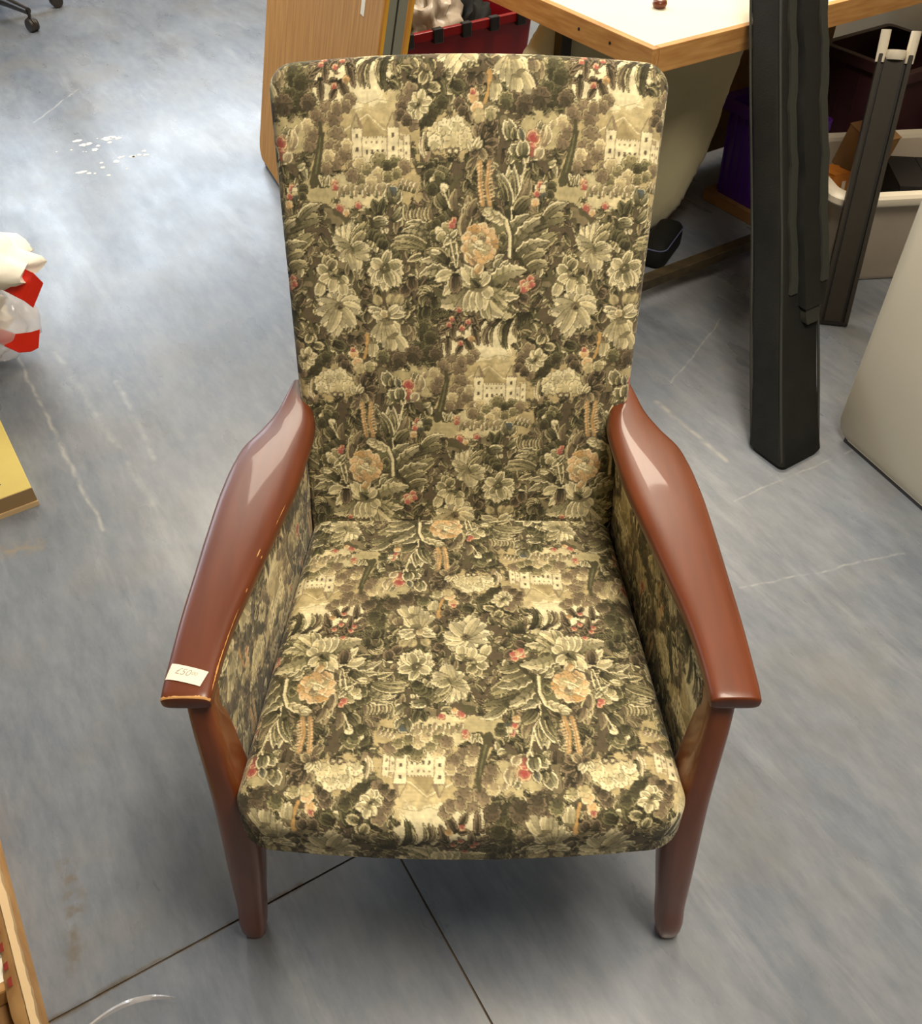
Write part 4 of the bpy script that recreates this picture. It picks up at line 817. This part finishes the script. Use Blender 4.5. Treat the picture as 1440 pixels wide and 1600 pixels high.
# ------------------------------------------------------------------ red crate with bags
rc = Vector((.0, 0, 0)); ctr = uv(-.196*UX+3.568*UY, 0)
cu_, cv_ = (-.196*UX+3.568*UY), (.196*UY+3.568*UX)
RCP = uv(cu_+.24, cv_+.20, 0)
red = crate('red_crate', 'dark red plastic crate with black clips holding plastic bags', RCP, ROOM, .66, .40, .33, M['red_plastic'], 6)
for k in range(5):
    x = -.24+.125*k
    cl_ = obj('rim_clip', box(bmesh.new(), x-.02, -.222, .285, x+.02, -.196, .336, .004), M['black_plastic'], red)
def crumple(name, label, cat, loc, rx, ry, rz_, m, seed, amp=.35, tip=None, group=None):
    b2 = bmesh.new(); bmesh.ops.create_icosphere(b2, subdivisions=4, radius=1)
    rr = random.Random(seed); dirs = [Vector((rr.gauss(0, 1), rr.gauss(0, 1), rr.gauss(0, 1))).normalized() for _ in range(26)]; ph = [rr.random()*6 for _ in dirs]
    for v in b2.verts:
        d = v.co.normalized(); f = 1
        for q, p in zip(dirs, ph): f += amp*.09*abs(math.sin(4.2*d.dot(q)*1.6+p))-amp*.05
        v.co = Vector((d.x*rx*f, d.y*ry*f, max(-.98*rz_, d.z*rz_*f)))
        if tip and d.x > .3: v.co += Vector(tip)*((d.x-.3)/.7)**1.6
    o = obj(name, b2, m, None, 70, label=label, cat=cat, group=group); o.location = loc; return o
def rcu(a, b_, z): return Vector(RCP)+A_*a+B_*b_+Vector((0, 0, z))
crumple('plastic_bag', 'crumpled grey brown plastic bag in the red crate', 'bag', rcu(-.055, -.03, .29), .10, .12, .13, M['grey_bag'], 4, 1.2)
crumple('plastic_bag', 'smooth pale lilac plastic bag at the end of the red crate', 'bag', rcu(-.245, -.08, .29), .06, .085, .13, M['white_board'], 7, .6)
crumple('plastic_bag', 'black plastic bag in the red crate', 'bag', rcu(.165, .02, .20), .09, .14, .13, M['nylon'], 8, 1)

# ------------------------------------------------------------------ off-white board on the right
wbd = thing('white_board', 'off-white board with rounded corners standing upright beside the black case', 'board', (.916, 1.735, 0), R(-66)); 
b2 = bmesh.new(); prism(b2, round_rect(0, .012, 1.1, .86, .045, 8), 0, .030, .003, 2); bmesh.ops.transform(b2, matrix=Matrix(((1, 0, 0, 0), (0, 0, 1, 0), (0, 1, 0, 0), (0, 0, 0, 1))), verts=b2.verts); obj('panel', b2, M['white_board'], wbd, 40)
obj('gap_shade_strip', box(bmesh.new(), .03, .002, 0, 1.07, .040, .013, .001), M['foot_shade'], wbd)  # dark strip in place of the shaded gap at the floor
for x in (.35, .95): obj('foot', box(bmesh.new(), x-.02, .012, .0, x+.02, .19, .025, .004), M['black_plastic'], wbd)

# ------------------------------------------------------------------ left edge: bag with red handles, yellow carton, open box
wc = crumple('white_cloth', 'white cloth folded over the top of a clear bag', 'cloth', (-1.285, 2.03, .305), .19, .14, .05, M['white_bag'], 14, .5, (.03, -.01, -.012))
cb = thing('clear_bag', 'clear plastic bag with red handle strips on the floor under the white cloth', 'bag', (-1.30, 2.05, 0))
b2 = bmesh.new(); bmesh.ops.create_icosphere(b2, subdivisions=4, radius=1); rr = random.Random(3)
for v in b2.verts:
    d = v.co.copy(); f = 1+.05*math.sin(d.x*9+d.z*5)+.05*math.sin(d.y*11-d.z*7)+.03*math.sin(d.z*17); v.co = Vector((d.x*.185*f, d.y*.14*f, max(.001, .118+d.z*f*.106)))
obj('film', b2, M['clear'], cb, 80)
crumple('tissue_wad', 'white tissue seen through the clear bag with red handles', 'tissue', (-1.32, 2.05, .115), .10, .085, .075, M['white_bag'], 21, 1)
def ribbon(pts, width, name, m, parent, up=Vector((0, 0, 1))):
    bm = bmesh.new(); rows = []; off = Vector(parent.location)
    for i, (p, wv) in enumerate(pts):
        p = Vector(p)-off; wv = Vector(wv); t_ = Vector((0, 0, .0012)); rows.append([p-wv/2-t_, p+wv/2-t_, p+wv/2+t_, p-wv/2+t_])
    loft(bm, rows); return obj(name, bm, m, parent, label=None)
ribbon([((-1.105, 1.985, .285), (.02, .03, .05)), ((-1.075, 1.975, .280), (.030, .028, .058)), ((-1.05, 1.97, .268), (.036, .022, .062)), ((-1.032, 1.965, .248), (.036, .02, .056))], .07, 'red_handle', M['red_strip'], cb)
ribbon([((-1.20, 1.985, .138), (-.008, .02, .03)), ((-1.165, 1.972, .120), (-.006, .022, .036)), ((-1.13, 1.965, .108), (.0, .022, .040)), ((-1.095, 1.965, .112), (.006, .022, .042)), ((-1.072, 1.968, .120), (.010, .02, .040))], .05, 'red_handle', M['red_strip'], cb)
yc = thing('yellow_carton', 'shallow yellow carton with brown tape band lying on the floor', 'box', (-.958, 1.493, 0), ROOM)
obj('carton_body', box(bmesh.new(), -.36, .0, 0, 0, .30, .05, .002), M['yellow_card'], yc)
obj('tape_band', box(bmesh.new(), -.36, -.002, .012, .0005, .0, .0495), M['tan_card'], yc)
obj('bottom_edge', box(bmesh.new(), -.36, -.006, 0, .001, .0, .012), M['pale_card'], yc)
obj('ink_mark', box(bmesh.new(), -.075, .045, .05, -.055, .048, .0505), M['black_ink'], yc)
# open cardboard tray
dv = Vector((.170, -.280, 0)).normalized(); ln = Vector((dv.y, -dv.x, 0)); T0 = Vector((-.830, .806, 0))
ob = thing('cardboard_box', 'shallow open cardboard box with red lettering on its bent flap', 'box', T0, math.atan2(dv.y, dv.x))
CBH, CBL, CBW = .072, .62, .34
# local: x along the near wall, -y towards the left of the room
obj('side_wall', box(bmesh.new(), 0, -.006, 0, CBL, 0, CBH, .001), M['card'], ob); obj('side_wall', box(bmesh.new(), 0, -CBW, 0, CBL, -CBW+.006, CBH), M['card'], ob)
obj('end_wall', box(bmesh.new(), 0, -CBW+.006, 0, .006, -.006, CBH), M['card'], ob); obj('end_wall', box(bmesh.new(), CBL-.006, -CBW+.006, 0, CBL, -.006, CBH), M['card'], ob)
obj('base_panel', box(bmesh.new(), .006, -CBW+.006, 0.001, CBL-.006, -.006, .006), M['card_dark'], ob)
rr = random.Random(6); bm = bmesh.new(); rows = []
for k in range(61):
    x = CBL*k/60; j_ = .0025*rr.random(); rows.append([Vector((x, .001+j_, CBH-.014)), Vector((x, .0015+j_, CBH+.001)), Vector((x, -.007, CBH+.003+.002*rr.random())), Vector((x, -.012+.003*rr.random(), CBH-.006))])
obj('torn_edge', loft(bm, rows, False, False), M['pale_card'], ob, 60)
bm = bmesh.new(); rows = []
for k in range(61):
    x = .01+(CBL-.02)*k/60; e = .021+.003*math.sin(k*.35)+.002*rr.random(); rows.append([Vector((x, -.009, CBH-.002)), Vector((x, -.009-e*.5, CBH-.010)), Vector((x, -.009-e, CBH-.024)), Vector((x, -.009-e, CBH-.027)), Vector((x, -.010, CBH-.006))])
fl_ = obj('flap', loft(bm, rows, True, True), M['card'], ob, 30)
sl = Vector((0, -.018, -.0095)).normalized(); upn = Vector((0, -.0095, .018)).normalized()
for k, (x, d, w, h) in enumerate(((.175, .018, .012, .010), (.192, .024, .010, .008), (.205, .016, .008, .010), (.222, .022, .014, .012), (.240, .022, .006, .008), (.252, .022, .012, .011), (.272, .020, .010, .009), (.285, .022, .012, .011), (.305, .024, .006, .008), (.318, .021, .012, .011), (.345, .022, .014, .010), (.155, .022, .012, .012), (.135, .020, .012, .012), (.375, .022, .012, .011), (.40, .022, .014, .011))):
    bm = bmesh.new(); q_ = [Vector((x+a*w, -.009, CBH-.0016))+sl*(d*.55+b_*h*.75)+upn*.0026 for a, b_ in ((-.5, -.5), (.5, -.4), (.4, .5), (-.45, .45))]
    loft(bm, [q_, [p_+upn*.0006 for p_ in q_]]); obj('red_letter', bm, M['red_print'], fl_)
LP = Vector((-.672, .478, .048)); la = math.atan2(dv.y, dv.x)
lab = thing('address_label', 'white printed label stuck on brown packing inside the cardboard box', 'label', LP, la)
obj('packing', box(bmesh.new(), -.09, -.10, -.041, .035, .022, 0, .004), M['card'], lab); obj('label_paper', box(bmesh.new(), -.026, -.09, 0, .022, .016, .0008), M['paper'], lab)
me = text_mesh('46', .022); me.materials.append(M['black_ink']); o = bpy.data.objects.new('number', me)
for v in me.vertices: v.co = Vector((.014-v.co.y, -.022+v.co.x, .0012))
linked(o, lab)
for yy in (-.016, -.021): obj('text_line', box(bmesh.new(), yy, -.03, .0008, yy+.0025, .008, .0012), M['ink'], lab)
tw = crumple('tissue_wad', 'pale wad of packing paper inside the cardboard box', 'paper', (-.745, .375, .050), .05, .045, .042, M['white_board'], 31, .4)

# sliver of clear film on the floor
bm = bmesh.new(); rows = []
for k in range(31):
    t = k/30; x = -.545+.125*t; y = .408+.052*t+.016*math.sin(t*math.pi)-.008*t*t; w = .0075*abs(math.sin(math.pi*min(1, t*.85+.12)))**.7+.0008; z = .001+.006*abs(math.sin(t*5.2))
    rows.append([Vector((x, y-w/2, .0008)), Vector((x+.002, y, z)), Vector((x, y+w/2, .0012+z*.4))])
obj('film_strip', loft(bm, rows, False, False), M['clear'], None, 60, label='sliver of clear plastic film on the floor beside the cardboard box', cat='plastic film')

# ------------------------------------------------------------------ office chair of which one caster reaches into the picture
oc = thing('office_chair', 'dark office chair on casters at the far end of the floor', 'office chair', (-2.25, 4.835, 0), R(-36))
bm = bmesh.new(); lathe(bm, [(.04, .07), (.045, .08), (.045, .13), (.03, .14), (.03, .40), (.05, .41)], 20); obj('column', bm, M['caster'], oc, 40)
for k in range(5):
    a = 2*math.pi*k/5; d = Vector((math.cos(a), math.sin(a), 0))
    arm_ = obj('star_leg', tube(bmesh.new(), [d*.03+Vector((0, 0, .105)), d*.16+Vector((0, 0, .10)), d*.305+Vector((0, 0, .088))], [.026, .022, .016], 10), M['caster'], oc, 50)
    c_ = d*.305; s_ = Vector((-d.y, d.x, 0)); bm = bmesh.new(); tube(bm, [c_+Vector((0, 0, .05)), c_+Vector((0, 0, .095))], .008, 8); obj('caster_stem', bm, M['black_metal'], oc, 50)
    for q in (-1, 1):
        mw = Matrix.Translation(c_+s_*.012*q+Vector((0, 0, .03))) @ Vector(s_).to_track_quat('Z', 'Y').to_matrix().to_4x4()
        bm = bmesh.new(); lathe(bm, [(.012, -.010), (.026, -.009), (.030, -.004), (.030, .004), (.026, .009), (.012, .010)], 24, mw); obj('caster_wheel', bm, M['caster'], oc, 40)
    bm = bmesh.new(); lathe(bm, [(.006, -.012), (.030, -.010), (.032, 0), (.030, .010), (.006, .012)], 20, Matrix.Translation(c_+Vector((0, 0, .034))) @ Vector(s_).to_track_quat('Z', 'Y').to_matrix().to_4x4() @ Matrix.Scale(.55, 4, (0, 0, 1))); obj('caster_hood', bm, M['caster'], oc, 50)
bm = bmesh.new(); loft(bm, [[Vector((x, y, z)) for x, y in round_rect(-.24*e, -.24*e, .24*e, .24*e, .09*e, 6)] for e, z in ((.8, .42), (.97, .44), (1, .47), (.96, .50), (.8, .515))]); obj('seat', bm, M['chair_fabric'], oc, 60)
b2 = bmesh.new(); loft(b2, [[Vector((x, y, z)) for x, y in round_rect(-.21*e, .60-.24*e, .21*e, .60+.24*e, .08*e, 6)] for e, z in ((.85, -.03), (1, -.01), (1, .015), (.85, .03))])
bmesh.ops.transform(b2, matrix=Matrix(((1, 0, 0, 0), (0, 0, 1, .24), (0, 1, 0, .20), (0, 0, 0, 1))), verts=b2.verts); obj('backrest', b2, M['chair_fabric'], oc, 60)
obj('back_bar', tube(bmesh.new(), [Vector((0, .05, .42)), Vector((0, .25, .43)), Vector((0, .285, .60)), Vector((0, .27, .75))], .016, 10), M['caster'], oc, 50)
